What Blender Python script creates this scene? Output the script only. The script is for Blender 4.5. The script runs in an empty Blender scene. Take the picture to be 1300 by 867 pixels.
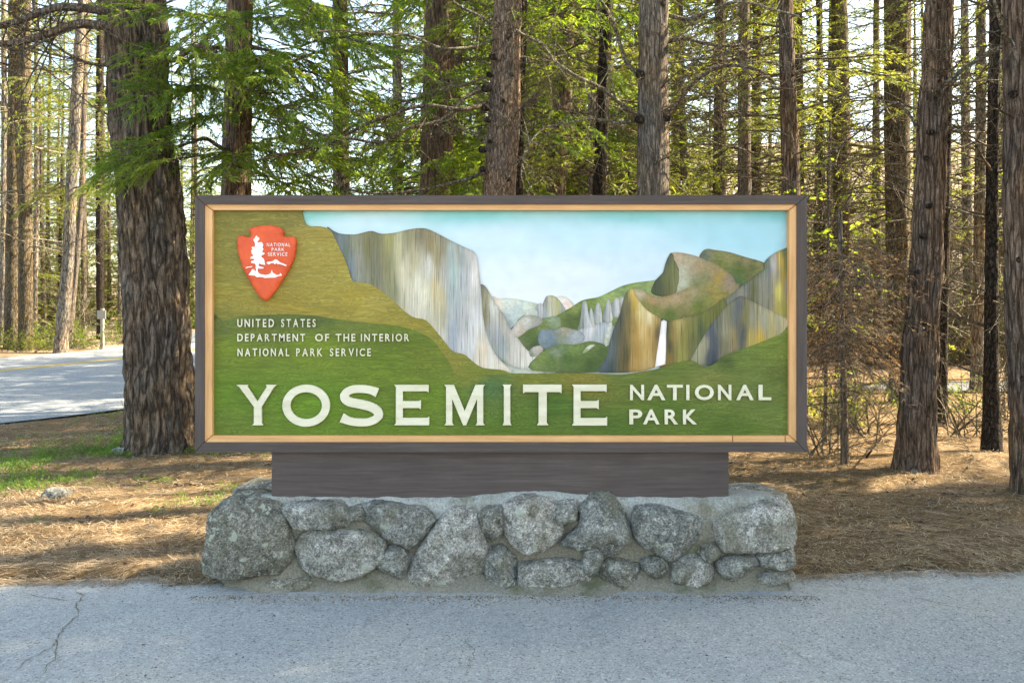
import bpy, math, random
import numpy as np
from mathutils import Vector, Matrix, geometry

# ------------------------------------------------------------------ camera, sky, sun, exposure
SC = bpy.context.scene
COL = SC.collection
F, CX, HY, CZ = 1000.0, 650.0, 385.0, 1.6       # the photograph's focal length in its own pixels, horizon row, eye height
cam = bpy.data.cameras.new('camera')
cam.sensor_width = 36.0
cam.lens = F / 1300.0 * 36.0
cam.shift_y = -(433.5 - HY) / 1300.0
cam.clip_start, cam.clip_end = 0.05, 2000.0
cam_o = bpy.data.objects.new('camera', cam)
COL.objects.link(cam_o)
cam_o.location = (0, 0, CZ)
cam_o.rotation_euler = (math.radians(90), 0, 0)
SC.camera = cam_o

SUN_EL, SUN_AZ = math.radians(39), math.radians(76)      # azimuth from +Y towards +X: the sun stands right and a little behind the sign
world = bpy.data.worlds.new('World')
SC.world = world
world.use_nodes = True
wn = world.node_tree
sky = wn.nodes.new('ShaderNodeTexSky')
sky.sky_type = 'NISHITA'
sky.sun_disc = False
sky.sun_elevation = SUN_EL
sky.sun_rotation = SUN_AZ
sky.air_density = 1.0
sky.dust_density = 1.5
sky.ozone_density = 1.0
wn.links.new(sky.outputs[0], wn.nodes['Background'].inputs[0])
wn.nodes['Background'].inputs[1].default_value = 0.15
sl = bpy.data.lights.new('sun', 'SUN')
sl.energy = 5.0
sl.angle = math.radians(0.5)
sl.color = (1.0, 0.93, 0.82)
so = bpy.data.objects.new('sun', sl)
COL.objects.link(so)
so.rotation_euler = Vector((math.sin(SUN_AZ) * math.cos(SUN_EL), math.cos(SUN_AZ) * math.cos(SUN_EL), math.sin(SUN_EL))).to_track_quat('Z', 'Y').to_euler()
SC.view_settings.view_transform = 'Standard'
SC.view_settings.look = 'None'
SC.view_settings.gamma = 1.0
SC.view_settings.exposure = 2.33
SC.view_settings.use_white_balance = True       # the camera was set for open shade
SC.view_settings.white_balance_temperature = 8000
SC.view_settings.white_balance_tint = 5
SC.cycles.max_bounces = 6
SC.cycles.diffuse_bounces = 4
SC.cycles.transmission_bounces = 4
SC.cycles.sample_clamp_indirect = 6.0

rnd = random.Random(11)
rg = np.random.default_rng(5)

# ------------------------------------------------------------------ numbers
def at(px, py, Y):
    return np.array(((px - CX) / F * Y, Y, CZ - (py - HY) / F * Y))

def s2l(r, g, b):
    o = []
    for c in (r, g, b):
        c = c / 255.0
        o.append(c / 12.92 if c <= 0.04045 else ((c + 0.055) / 1.055) ** 2.4)
    return tuple(o)

def vhash(i, j, k, s):
    n = (i.astype(np.int64) * 374761393 + j.astype(np.int64) * 668265263 + k.astype(np.int64) * 2147483647 + s * 974711) & 0xFFFFFFFF
    n = ((n ^ (n >> 13)) * 1274126177) & 0xFFFFFFFF
    n = (n ^ (n >> 16)) & 0xFFFFFFFF
    return n / 4294967295.0

def vn(p, s=0):
    """smooth value noise, 0..1, p is (N,3)"""
    p = np.asarray(p, float)
    f = np.floor(p).astype(np.int64)
    t = p - f
    t = t * t * (3 - 2 * t)
    r = 0
    for a in (0, 1):
        for b in (0, 1):
            for c in (0, 1):
                w = (t[:, 0] if a else 1 - t[:, 0]) * (t[:, 1] if b else 1 - t[:, 1]) * (t[:, 2] if c else 1 - t[:, 2])
                r = r + w * vhash(f[:, 0] + a, f[:, 1] + b, f[:, 2] + c, s)
    return r

def fbm(p, o=3, s=0):
    r, a, tot = 0, 1.0, 0
    p = np.asarray(p, float)
    for i in range(o):
        r = r + a * vn(p * (2.03 ** i), s + i * 7)
        tot += a
        a *= 0.5
    return r / tot

def sm(x, a, b):
    t = np.clip((np.asarray(x, float) - a) / (b - a), 0, 1)
    return t * t * (3 - 2 * t)

# ------------------------------------------------------------------ meshes
def mesh_np(name, V, faces, mats=(), mi=None, smooth=False, col=None):
    """faces: one (M,k) array or a list of such arrays (then mi lists one material index or array per array)"""
    V = np.asarray(V, np.float32).reshape(-1, 3)
    if not isinstance(faces, list):
        faces = [faces]
        mi = [mi if mi is not None else 0]
    elif mi is None:
        mi = [0] * len(faces)
    fl, tot, mm = [], [], []
    for f, m in zip(faces, mi):
        f = np.asarray(f, np.int32)
        if f.size == 0:
            continue
        fl.append(f.ravel())
        tot.append(np.full(len(f), f.shape[1], np.int32))
        mm.append(np.broadcast_to(np.asarray(m, np.int32), (len(f),)).copy())
    fl, tot, mm = np.concatenate(fl), np.concatenate(tot), np.concatenate(mm)
    me = bpy.data.meshes.new(name)
    me.vertices.add(len(V))
    me.vertices.foreach_set('co', V.ravel())
    me.loops.add(len(fl))
    me.loops.foreach_set('vertex_index', fl)
    me.polygons.add(len(tot))
    me.polygons.foreach_set('loop_start', np.concatenate(([0], np.cumsum(tot)[:-1])).astype(np.int32))
    me.polygons.foreach_set('loop_total', tot)
    me.polygons.foreach_set('material_index', mm)
    me.polygons.foreach_set('use_smooth', np.full(len(tot), smooth))
    if col is not None:
        ca = me.color_attributes.new('tone', 'FLOAT_COLOR', 'POINT')
        c4 = np.ones((len(V), 4), np.float32)
        c4[:, :3] = col
        ca.data.foreach_set('color', c4.ravel())
    for m in mats:
        me.materials.append(m)
    me.update(calc_edges=True)
    return me

def link(name, data, parent=None, loc=None, kind=None):
    o = bpy.data.objects.new(name, data)
    COL.objects.link(o)
    if parent is not None:
        o.parent = parent
    if loc is not None:
        o.location = loc
    if kind:
        o['kind'] = kind
    return o

def thing(name, label, cat, loc=(0, 0, 0), group=None, data=None, rz=0.0):
    o = link(name, data, None, loc)
    o.rotation_euler = (0, 0, rz)
    o['label'] = label
    o['category'] = cat
    if group:
        o['group'] = group
    return o

def dup(root, loc, rz, scale=1.0, label=None, group=None):
    r = root.copy()
    COL.objects.link(r)
    r.location = loc
    r.rotation_euler = (0, 0, rz)
    r.scale = (scale,) * 3
    if label:
        r['label'] = label
    if group:
        r['group'] = group
    for ch in list(root.children):
        c = ch.copy()
        COL.objects.link(c)
        c.parent = r
    return r

def tube(P, R, n=5):
    P = np.asarray(P, float)
    R = np.asarray(R, float)
    T = np.gradient(P, axis=0)
    T /= np.linalg.norm(T, axis=1)[:, None] + 1e-9
    up = np.array((0.13, 0.31, 0.94)) if abs(T[0][2]) < 0.8 else np.array((0.9, 0.3, 0.1))
    A = np.cross(T, up)
    A /= np.linalg.norm(A, axis=1)[:, None] + 1e-9
    B = np.cross(T, A)
    th = np.arange(n) * 2 * math.pi / n
    V = P[:, None, :] + R[:, None, None] * (np.cos(th)[None, :, None] * A[:, None, :] + np.sin(th)[None, :, None] * B[:, None, :])
    V = V.reshape(-1, 3)
    m = len(P)
    i = np.arange(m - 1)[:, None] * n
    j = np.arange(n)[None, :]
    j2 = (j + 1) % n
    Fq = np.stack([i + j, i + j2, i + n + j2, i + n + j], -1).reshape(-1, 4)
    return V, Fq

class Acc:
    """collects arrays of quads"""
    def __init__(self):
        self.V, self.Q, self.M, self.C, self.n = [], [], [], [], 0
    def add(self, V, Q, m=0, c=None):
        self.V.append(V)
        self.Q.append(Q + self.n)
        self.M.append(np.full(len(Q), m, np.int32))
        self.C.append(np.ones((len(V), 3)) if c is None else np.broadcast_to(c, (len(V), 3)))
        self.n += len(V)
    def mesh(self, name, mats, smooth=False, col=False):
        return mesh_np(name, np.concatenate(self.V), [np.concatenate(self.Q)], mats, [np.concatenate(self.M)], smooth,
                       np.concatenate(self.C) if col else None)
    def arrays(self):
        return np.concatenate(self.V), np.concatenate(self.Q), np.concatenate(self.M)

def box_np(x0, x1, y0, y1, z0, z1):
    V = np.array([(x, y, z) for z in (z0, z1) for y in (y0, y1) for x in (x0, x1)], float)
    Q = np.array([(0, 2, 3, 1), (4, 5, 7, 6), (0, 1, 5, 4), (2, 6, 7, 3), (0, 4, 6, 2), (1, 3, 7, 5)])
    return V, Q

def catmull(P, closed=True, k=4):
    P = np.asarray(P, float)
    n = len(P)
    out = []
    for i in range(n if closed else n - 1):
        g = (lambda a: P[a % n]) if closed else (lambda a: P[min(max(a, 0), n - 1)])
        p0, p1, p2, p3 = g(i - 1), g(i), g(i + 1), g(i + 2)
        for s in range(k):
            t = s / k
            out.append(0.5 * ((2 * p1) + (-p0 + p2) * t + (2 * p0 - 5 * p1 + 4 * p2 - p3) * t * t + (-p0 + 3 * p1 - 3 * p2 + p3) * t ** 3))
    if not closed:
        out.append(P[-1])
    return np.array(out)

def resample(P, step):
    out = []
    n = len(P)
    for i in range(n):
        a, b = P[i], P[(i + 1) % n]
        m = max(1, int(round(np.linalg.norm(b - a) / step)))
        for s in range(m):
            out.append(a + (b - a) * s / m)
    return np.array(out)

def inside(P, pts):
    x, y = pts[:, 0], pts[:, 1]
    r = np.zeros(len(pts), bool)
    j = len(P) - 1
    for i in range(len(P)):
        xi, yi, xj, yj = P[i][0], P[i][1], P[j][0], P[j][1]
        c = ((yi > y) != (yj > y)) & (x < (xj - xi) * (y - yi) / (yj - yi + 1e-12) + xi)
        r ^= c
        j = i
    return r

def edgedist(P, pts):
    d = np.full(len(pts), 1e9)
    for i in range(len(P)):
        a, b = P[i], P[(i + 1) % len(P)]
        ab = b - a
        t = np.clip(((pts - a) @ ab) / (ab @ ab + 1e-12), 0, 1)
        d = np.minimum(d, np.linalg.norm(pts - (a + t[:, None] * ab), axis=1))
    return d

def fill(P, step, jitter=0.25, ystep=None):
    """triangulate a polygon with inner points: returns points (boundary first), triangles, number on the boundary"""
    ys = ystep or step
    x0, y0 = P.min(0)
    x1, y1 = P.max(0)
    gx, gy = np.meshgrid(np.arange(x0 + step / 2, x1, step), np.arange(y0 + ys / 2, y1, ys))
    g = np.stack([gx.ravel(), gy.ravel()], 1)
    g = g + rg.uniform(-jitter, jitter, g.shape) * (step, ys)
    if len(g):
        g = g[inside(P, g)]
    if len(g):
        g = g[edgedist(P, g) > min(step, ys) * 0.45]
    allp = np.concatenate([P, g]) if len(g) else P
    n = len(P)
    v, e, f, ov, oe, of = geometry.delaunay_2d_cdt([Vector(p) for p in allp], [], [list(range(n))], 1, 1e-6)
    v = np.array([tuple(a) for a in v])
    f = np.array([t for t in f if len(t) == 3])
    return v, f, n

# ------------------------------------------------------------------ materials
def mat(name, rough=0.8, spec=0.3):
    m = bpy.data.materials.new(name)
    m.use_nodes = True
    b = m.node_tree.nodes['Principled BSDF']
    b.inputs['Roughness'].default_value = rough
    b.inputs['Specular IOR Level'].default_value = spec
    return m, m.node_tree.nodes, m.node_tree.links, b

def nd(N, t, **kw):
    n = N.new(t)
    for k, v in kw.items():
        if k.startswith('i_'):
            n.inputs[k[2:].replace('_', ' ')].default_value = v
        else:
            setattr(n, k, v)
    return n

def ramp(N, L, src, stops, interp='LINEAR'):
    r = N.new('ShaderNodeValToRGB')
    r.color_ramp.interpolation = interp
    el = r.color_ramp.elements
    while len(el) < len(stops):
        el.new(0.5)
    for e, (p, c) in zip(el, stops):
        e.position = p
        e.color = (c[0], c[1], c[2], 1) if hasattr(c, '__len__') else (c, c, c, 1)
    L.new(src, r.inputs[0])
    return r.outputs[0]

def coords(N, L, scale=(1, 1, 1), obj_random=False, kind='Object'):
    tc = N.new('ShaderNodeTexCoord')
    mp = N.new('ShaderNodeMapping')
    mp.inputs['Scale'].default_value = scale
    L.new(tc.outputs[kind], mp.inputs['Vector'])
    if obj_random:
        oi = N.new('ShaderNodeObjectInfo')
        mu = nd(N, 'ShaderNodeMath', operation='MULTIPLY')
        mu.inputs[1].default_value = 57.0
        L.new(oi.outputs['Random'], mu.inputs[0])
        L.new(mu.outputs[0], mp.inputs['Location'])
    return mp.outputs[0]

def noise_t(N, L, vec, scale, detail=4, rough=0.6, dist=0.0):
    n = nd(N, 'ShaderNodeTexNoise')
    n.inputs['Scale'].default_value = scale
    n.inputs['Detail'].default_value = detail
    n.inputs['Roughness'].default_value = rough
    n.inputs['Distortion'].default_value = dist
    L.new(vec, n.inputs['Vector'])
    return n.outputs['Fac']

def mix(N, L, fac, a, b, mode='MIX'):
    m = nd(N, 'ShaderNodeMix', data_type='RGBA', blend_type=mode)
    for sock, val in ((m.inputs[0], fac), (m.inputs[6], a), (m.inputs[7], b)):
        if isinstance(val, (int, float)):
            sock.default_value = val if sock.type == 'VALUE' else (val, val, val, 1)
        elif isinstance(val, tuple):
            sock.default_value = (*val[:3], 1)
        else:
            L.new(val, sock)
    return m.outputs[2]

def bump(N, L, b, h, strength, dist=0.01):
    n = nd(N, 'ShaderNodeBump')
    n.inputs['Strength'].default_value = strength
    n.inputs['Distance'].default_value = dist
    L.new(h, n.inputs['Height'])
    L.new(n.outputs[0], b.inputs['Normal'])
    return n

def bark_mat(name, c_dark, c_mid, c_lite, moss=None, sx=14.0, sz=3.4, crk=0.13, moss_at=0.5, net=0.9):
    m, N, L, b = mat(name, 0.92, 0.12)
    v = coords(N, L, (sx, sx, sz), True)
    wn_ = nd(N, 'ShaderNodeTexNoise')
    wn_.inputs['Scale'].default_value = 0.8
    wn_.inputs['Detail'].default_value = 4
    L.new(v, wn_.inputs['Vector'])
    wv = nd(N, 'ShaderNodeVectorMath', operation='MULTIPLY_ADD')
    L.new(wn_.outputs['Color'], wv.inputs[0])
    wv.inputs[1].default_value = (1.6, 1.6, 1.6)
    L.new(v, wv.inputs[2])
    vo = nd(N, 'ShaderNodeTexVoronoi', feature='DISTANCE_TO_EDGE')
    vo.inputs['Scale'].default_value = 0.8
    L.new(wv.outputs[0], vo.inputs['Vector'])
    vc = nd(N, 'ShaderNodeTexVoronoi')
    vc.inputs['Scale'].default_value = 2.1
    L.new(wv.outputs[0], vc.inputs['Vector'])
    sp = nd(N, 'ShaderNodeSeparateColor')
    L.new(vc.outputs['Color'], sp.inputs[0])
    n1 = noise_t(N, L, v, 1.7, 8, 0.78, 0.3)
    v2 = coords(N, L, (2.2, 2.2, 1.0), True)
    n2 = noise_t(N, L, v2, 1.4, 4, 0.6)
    n3 = noise_t(N, L, coords(N, L, (1, 1, .55), True), 95, 3, 0.8)
    c = ramp(N, L, n1, [(0.33, c_dark), (0.5, c_mid), (0.68, c_lite)])
    plate = ramp(N, L, sp.outputs[0], [(0.0, 0.62), (0.6, 1.0), (1.0, 1.45)])
    c = mix(N, L, 0.8, c, plate, 'MULTIPLY')
    crack = ramp(N, L, vo.outputs['Distance'], [(0.0, 0.22), (crk * 0.6, 0.7), (crk, 1.0)])
    c = mix(N, L, net, c, crack, 'MULTIPLY')
    c = mix(N, L, 0.8, c, ramp(N, L, n3, [(0.3, 0.55), (0.7, 1.45)]), 'MULTIPLY')
    c = mix(N, L, 0.8, c, ramp(N, L, n2, [(0.35, (0.82, 0.87, 0.95)), (0.65, (1.2, 1.0, 0.8))]), 'MULTIPLY')
    if moss:
        mf = ramp(N, L, noise_t(N, L, v2, 3.3, 6, 0.75), [(moss_at, 0.0), (moss_at + 0.12, 0.85)])
        c = mix(N, L, mf, c, moss)
    L.new(c, b.inputs['Base Color'])
    h = mix(N, L, 0.6, n1, crack)
    bump(N, L, b, h, 1.0, 0.025)
    return m

M = {}
M['bark_grey'] = bark_mat('grey_brown_bark', (0.05, 0.042, 0.037), (0.15, 0.125, 0.105), (0.29, 0.25, 0.21), None, 34, 5, 0.1, 0.5, 0.45)
M['bark_big'] = bark_mat('furrowed_bark', (0.05, 0.041, 0.035), (0.14, 0.115, 0.097), (0.27, 0.215, 0.165), (0.20, 0.115, 0.055), 17, 3.6, 0.20, 0.60, 0.85)
M['bark_red'] = bark_mat('red_brown_bark', (0.05, 0.036, 0.03), (0.15, 0.108, 0.085), (0.29, 0.22, 0.175), None, 30, 3.4, 0.13, 0.5, 0.7)
M['bark_pine'] = bark_mat('scaly_pine_bark', (0.06, 0.044, 0.037), (0.19, 0.14, 0.11), (0.36, 0.28, 0.22), None, 34, 9, 0.12, 0.5, 0.6)
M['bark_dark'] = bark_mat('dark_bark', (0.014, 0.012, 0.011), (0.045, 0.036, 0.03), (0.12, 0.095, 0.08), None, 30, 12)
M['bark_moss'] = bark_mat('mossy_bark', (0.045, 0.038, 0.028), (0.125, 0.10, 0.07), (0.22, 0.18, 0.13), (0.09, 0.10, 0.032), 24, 6, 0.13, 0.55)
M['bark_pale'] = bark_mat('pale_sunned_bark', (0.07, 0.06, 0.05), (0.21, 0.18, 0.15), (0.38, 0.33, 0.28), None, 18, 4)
M['twig'] = bark_mat('twig_bark', (0.07, 0.06, 0.048), (0.17, 0.145, 0.115), (0.32, 0.28, 0.22), None, 30, 30)
M['twig_pale'] = bark_mat('pale_twig_bark', (0.12, 0.105, 0.085), (0.25, 0.22, 0.18), (0.42, 0.38, 0.32), (0.16, 0.18, 0.08), 30, 30)

def leaf_mat(name, c0, c1, c2, trans=0.45, tr_gain=1.6):
    m, N, L, b = mat(name, 0.55, 0.35)
    geo = nd(N, 'ShaderNodeNewGeometry')
    oi = nd(N, 'ShaderNodeObjectInfo')
    v = coords(N, L, (1, 1, 1))
    n = noise_t(N, L, v, 2.2, 3, 0.6)
    ad = nd(N, 'ShaderNodeMath', operation='MULTIPLY_ADD')
    L.new(geo.outputs['Random Per Island'], ad.inputs[0])
    ad.inputs[1].default_value = 0.45
    L.new(n, ad.inputs[2])
    ad2 = nd(N, 'ShaderNodeMath', operation='MULTIPLY_ADD')
    L.new(oi.outputs['Random'], ad2.inputs[0])
    ad2.inputs[1].default_value = 0.25
    L.new(ad.outputs[0], ad2.inputs[2])
    c = ramp(N, L, ad2.outputs[0], [(0.45, c0), (0.8, c1), (1.15 if False else 1.0, c2)])
    L.new(c, b.inputs['Base Color'])
    tr = nd(N, 'ShaderNodeBsdfTranslucent')
    tc = mix(N, L, 1.0, c, (tr_gain * 1.15, tr_gain, tr_gain * 0.55), 'MULTIPLY')
    L.new(tc, tr.inputs['Color'])
    ms = nd(N, 'ShaderNodeMixShader')
    ms.inputs[0].default_value = trans
    L.new(b.outputs[0], ms.inputs[1])
    L.new(tr.outputs[0], ms.inputs[2])
    out = [x for x in N if x.type == 'OUTPUT_MATERIAL'][0]
    L.new(ms.outputs[0], out.inputs['Surface'])
    return m

M['cedar'] = leaf_mat('cedar_foliage', (0.038, 0.085, 0.014), (0.085, 0.155, 0.02), (0.155, 0.22, 0.035), 0.5, 2.4)
M['needle'] = leaf_mat('needle_foliage', (0.036, 0.07, 0.018), (0.085, 0.13, 0.026), (0.15, 0.19, 0.04), 0.48, 2.2)
M['yellow'] = leaf_mat('sunlit_yellow_green_foliage', (0.065, 0.095, 0.022), (0.13, 0.165, 0.035), (0.19, 0.225, 0.055), 0.48, 1.9)
M['deadneedle'] = leaf_mat('dead_brown_foliage', (0.12, 0.08, 0.055), (0.24, 0.155, 0.105), (0.38, 0.26, 0.18), 0.4, 1.5)
M['broad'] = leaf_mat('broad_leaf_foliage', (0.08, 0.16, 0.02), (0.15, 0.26, 0.03), (0.26, 0.36, 0.05), 0.5, 2.0)
M['herb'] = leaf_mat('herb_foliage', (0.05, 0.12, 0.02), (0.10, 0.2, 0.03), (0.18, 0.28, 0.05), 0.4, 1.6)
# ------------------------------------------------------------------ ground, road, asphalt
def gz(x, y):
    x = np.asarray(x, float)
    y = np.asarray(y, float)
    right = sm(x, -14, 14)
    slope = 0.03 + 0.19 * right
    h = slope * np.maximum(0, y - 24) ** 1.0 * sm(y, 24, 40)
    return h

PATCH_FAR = [(-1500, 772), (-900, 760), (-300, 747), (-100, 744), (0, 741), (60, 738), (120, 735), (180, 734), (230, 737), (262, 742), (300, 735), (700, 722),
             (960, 722), (1005, 729), (1050, 728), (1120, 726), (1200, 727), (1300, 727), (1450, 732), (1700, 738), (2400, 745)]
edge = np.array([((px - CX) / F * (1600.0 / (py - HY)), 1600.0 / (py - HY)) for px, py in PATCH_FAR])
edge = edge[np.argsort(edge[:, 0])]
edge_d = []
for i in range(len(edge) - 1):
    n = max(1, int((edge[i + 1][0] - edge[i][0]) / 0.035))
    for s in range(n):
        edge_d.append(edge[i] + (edge[i + 1] - edge[i]) * s / n)
edge_d.append(edge[-1])
edge_d = np.array(edge_d)
e3 = np.stack([edge_d[:, 0] * 3, edge_d[:, 0] * 0, edge_d[:, 0] * 0], 1)
edge_d[:, 1] += (fbm(e3 * 1.3, 4, 3) - 0.5) * 0.16 + (vn(e3 * 9, 4) - 0.5) * 0.03

def edge_y(x):
    return np.interp(x, edge_d[:, 0], edge_d[:, 1])

ROAD_NEAR = [(-30, -8), (-16, 0.5), (-11.5, 5.2), (-9.0, 7.9), (-6.9, 10.4), (-5.85, 12.0), (-5.1, 14.5), (-4.6, 19), (-4.4, 27), (-5.2, 38), (-8, 55), (-14, 80)]
ROAD_FAR = [(-24, 80), (-17.2, 55), (-14.6, 38), (-14.1, 29), (-14.6, 24.5), (-16.5, 18), (-20, 9), (-27, 0), (-40, -8)]
road_poly = np.concatenate([catmull(ROAD_NEAR, False, 6), catmull(ROAD_FAR, False, 6)])
LOT = np.array([(6.2, 14.6), (8, 14.3), (14, 14.2), (30, 13.9), (30, 17.0), (14, 16.4), (8, 16.0), (6.4, 15.6)])

def soil_mask(x, y):
    """1 on soft ground, 0 under paving"""
    pts = np.stack([x, y], 1)
    m = sm(y - edge_y(x), -0.02, 0.10)
    near = (x < -3) & (y < 90)
    ins = np.zeros(len(x), bool)
    ins[near] = inside(road_poly, pts[near])
    d = np.full(len(x), 9.0)
    d[near] = edgedist(road_poly, pts[near])
    m = m * np.where(ins, 0.0, sm(d, 0.0, 0.5))
    il = inside(LOT, pts)
    dl = edgedist(LOT, pts)
    m = m * np.where(il, 0.0, sm(dl, 0, 0.4))
    return m

xs = np.concatenate([-8 - np.geomspace(0.2, 400, 34)[::-1], np.arange(-8, 8, 0.07), 8 + np.geomspace(0.2, 400, 34)])
ys = np.concatenate([-60 + np.linspace(0, 1, 6) * 56, np.arange(-3.0, 4.2, 0.6), np.arange(4.25, 11, 0.055), np.arange(11, 30, 0.35), 30 + np.geomspace(0.5, 400, 34)])
GX, GY = np.meshgrid(xs, ys)
fx, fy = GX.ravel(), GY.ravel()
mask = soil_mask(fx, fy)
P3 = np.stack([fx, fy, fx * 0], 1)
nearw = sm(-np.abs(fx), -9, -6) * sm(-fy, -12, -9)
relief = 0.018 + (fbm(P3 * 1.1, 3, 21) - 0.5) * 0.07 + nearw * ((fbm(P3 * 5, 3, 22) - 0.5) * 0.05)
fz = gz(fx, fy) + mask * relief + (mask - 1) * 0.03
far_m = sm(fy, 30, 60)
fz += far_m * (fbm(P3 * 0.05, 3, 23) - 0.5) * 3.0
GRID_Z = fz.reshape(len(ys), len(xs))

def ground_z(x, y):
    """height of the built ground sheet"""
    x = np.atleast_1d(np.asarray(x, float))
    y = np.atleast_1d(np.asarray(y, float))
    i = np.clip(np.searchsorted(xs, x) - 1, 0, len(xs) - 2)
    j = np.clip(np.searchsorted(ys, y) - 1, 0, len(ys) - 2)
    tx = np.clip((x - xs[i]) / (xs[i + 1] - xs[i]), 0, 1)
    ty = np.clip((y - ys[j]) / (ys[j + 1] - ys[j]), 0, 1)
    return (GRID_Z[j, i] * (1 - tx) * (1 - ty) + GRID_Z[j, i + 1] * tx * (1 - ty) + GRID_Z[j + 1, i] * (1 - tx) * ty + GRID_Z[j + 1, i + 1] * tx * ty)

def gzs(x, y):
    return float(ground_z(x, y)[0])

nx = len(xs)
ii, jj = np.meshgrid(np.arange(nx - 1), np.arange(len(ys) - 1))
a = (jj * nx + ii).ravel()
GQ = np.stack([a, a + 1, a + nx + 1, a + nx], 1)

m, N, L, b = mat('needle_covered_soil', 0.95, 0.1)
v = coords(N, L)
n1 = noise_t(N, L, v, 1.3, 5, 0.65)
n2 = noise_t(N, L, v, 45, 4, 0.75, 1.5)
n3 = noise_t(N, L, coords(N, L, (1, 2.2, 1)), 130, 2, 0.6, 2.0)
c = ramp(N, L, n2, [(0.28, (0.07, 0.042, 0.022)), (0.5, (0.21, 0.135, 0.072)), (0.72, (0.40, 0.28, 0.165))])
c = mix(N, L, 0.8, c, ramp(N, L, n3, [(0.3, 0.55), (0.7, 1.35)]), 'MULTIPLY')
c = mix(N, L, 0.7, c, ramp(N, L, n1, [(0.35, (0.78, 0.72, 0.62)), (0.65, (1.15, 1.1, 1.0))]), 'MULTIPLY')
geo = nd(N, 'ShaderNodeNewGeometry')
sep = nd(N, 'ShaderNodeSeparateXYZ')
L.new(geo.outputs['Position'], sep.inputs[0])
g1 = ramp(N, L, noise_t(N, L, v, 0.9, 5, 0.7), [(0.60, 0.0), (0.70, 0.5)])
c = mix(N, L, g1, c, mix(N, L, n2, (0.035, 0.06, 0.012), (0.10, 0.15, 0.03)))
fr = nd(N, 'ShaderNodeMapRange')
fr.inputs['From Min'].default_value = 14
fr.inputs['From Max'].default_value = 36
L.new(sep.outputs['Y'], fr.inputs[0])
far_c = ramp(N, L, noise_t(N, L, v, 0.7, 6, 0.75), [(0.35, (0.17, 0.11, 0.07)), (0.5, (0.33, 0.24, 0.18)), (0.62, (0.45, 0.35, 0.27))])
c = mix(N, L, fr.outputs[0], c, far_c)
L.new(c, b.inputs['Base Color'])
bump(N, L, b, mix(N, L, 0.5, n2, n3), 0.8, 0.02)
M['soil'] = m
ground = link('ground', mesh_np('ground', np.stack([fx, fy, fz], 1), GQ, [M['soil']], 0, True), kind='structure')

def asphalt_mat(name, c0, c1, agg=150.0, patch=True):
    m, N, L, b = mat(name, 0.88, 0.25)
    v = coords(N, L)
    vo = nd(N, 'ShaderNodeTexVoronoi')
    vo.inputs['Scale'].default_value = agg
    L.new(v, vo.inputs['Vector'])
    sp = nd(N, 'ShaderNodeSeparateColor')
    L.new(vo.outputs['Color'], sp.inputs[0])
    fine = noise_t(N, L, v, agg * 1.2, 3, 0.8)
    mid = noise_t(N, L, v, 16, 5, 0.75)
    big = noise_t(N, L, v, 1.1, 5, 0.6, 0.4)
    c = mix(N, L, ramp(N, L, mid, [(0.3, 0), (0.7, 1)]), c0, c1)
    c = mix(N, L, 0.85, c, ramp(N, L, sp.outputs[0], [(0.0, 0.30), (0.06, 0.62), (0.2, 0.95), (0.85, 1.05), (1.0, 1.5)]), 'MULTIPLY')
    c = mix(N, L, 0.6, c, ramp(N, L, fine, [(0.3, 0.6), (0.7, 1.4)]), 'MULTIPLY')
    c = mix(N, L, 0.9, c, ramp(N, L, big, [(0.3, (0.82, 0.85, 0.88)), (0.5, (1.0, 1.0, 1.0)), (0.7, (1.12, 1.08, 1.0))]), 'MULTIPLY')
    st = noise_t(N, L, v, 3.7, 6, 0.8, 0.5)
    c = mix(N, L, 0.9, c, ramp(N, L, st, [(0.30, (0.68, 0.68, 0.68)), (0.40, (1, 1, 1)), (0.63, (1, 1, 1)), (0.72, (1.12, 1.05, 0.93))]), 'MULTIPLY')
    L.new(c, b.inputs['Base Color'])
    bump(N, L, b, mix(N, L, 0.5, vo.outputs['Distance'], fine), 0.9, 0.006)
    return m
M['asphalt'] = asphalt_mat('weathered_asphalt', (0.325, 0.328, 0.325), (0.41, 0.41, 0.402), 135)
M['road'] = asphalt_mat('road_asphalt', (0.24, 0.25, 0.265), (0.30, 0.31, 0.32), 60)

def sheet(name, poly2, z, m, step, zf=None):
    v2, f, n = fill(np.asarray(poly2, float), step)
    zz = np.full(len(v2), z) if zf is None else zf(v2[:, 0], v2[:, 1]) + z
    V = np.stack([v2[:, 0], v2[:, 1], zz], 1)
    fa = f
    # orient upwards
    A, B, Cc = V[fa[:, 0]], V[fa[:, 1]], V[fa[:, 2]]
    flip = np.cross(B - A, Cc - A)[:, 2] < 0
    fa[flip] = fa[flip][:, ::-1]
    return link(name, mesh_np(name, V, fa, [m], 0, True), kind='structure')

lo, hi = edge_d[0], edge_d[-1]
apoly = np.concatenate([edge_d, [(hi[0], -25), (lo[0], -25)]])
sheet('asphalt_pullout', apoly, 0.004, M['asphalt'], 1.2)
rp = resample(road_poly, 1.0)
sheet('road', rp, 0.004, M['road'], 2.0, gz)
sheet('distant_pavement', resample(LOT, 1.0), 0.004, asphalt_mat('dim_asphalt', (0.09, 0.095, 0.105), (0.12, 0.125, 0.135), 60), 2.0, gz)

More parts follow.
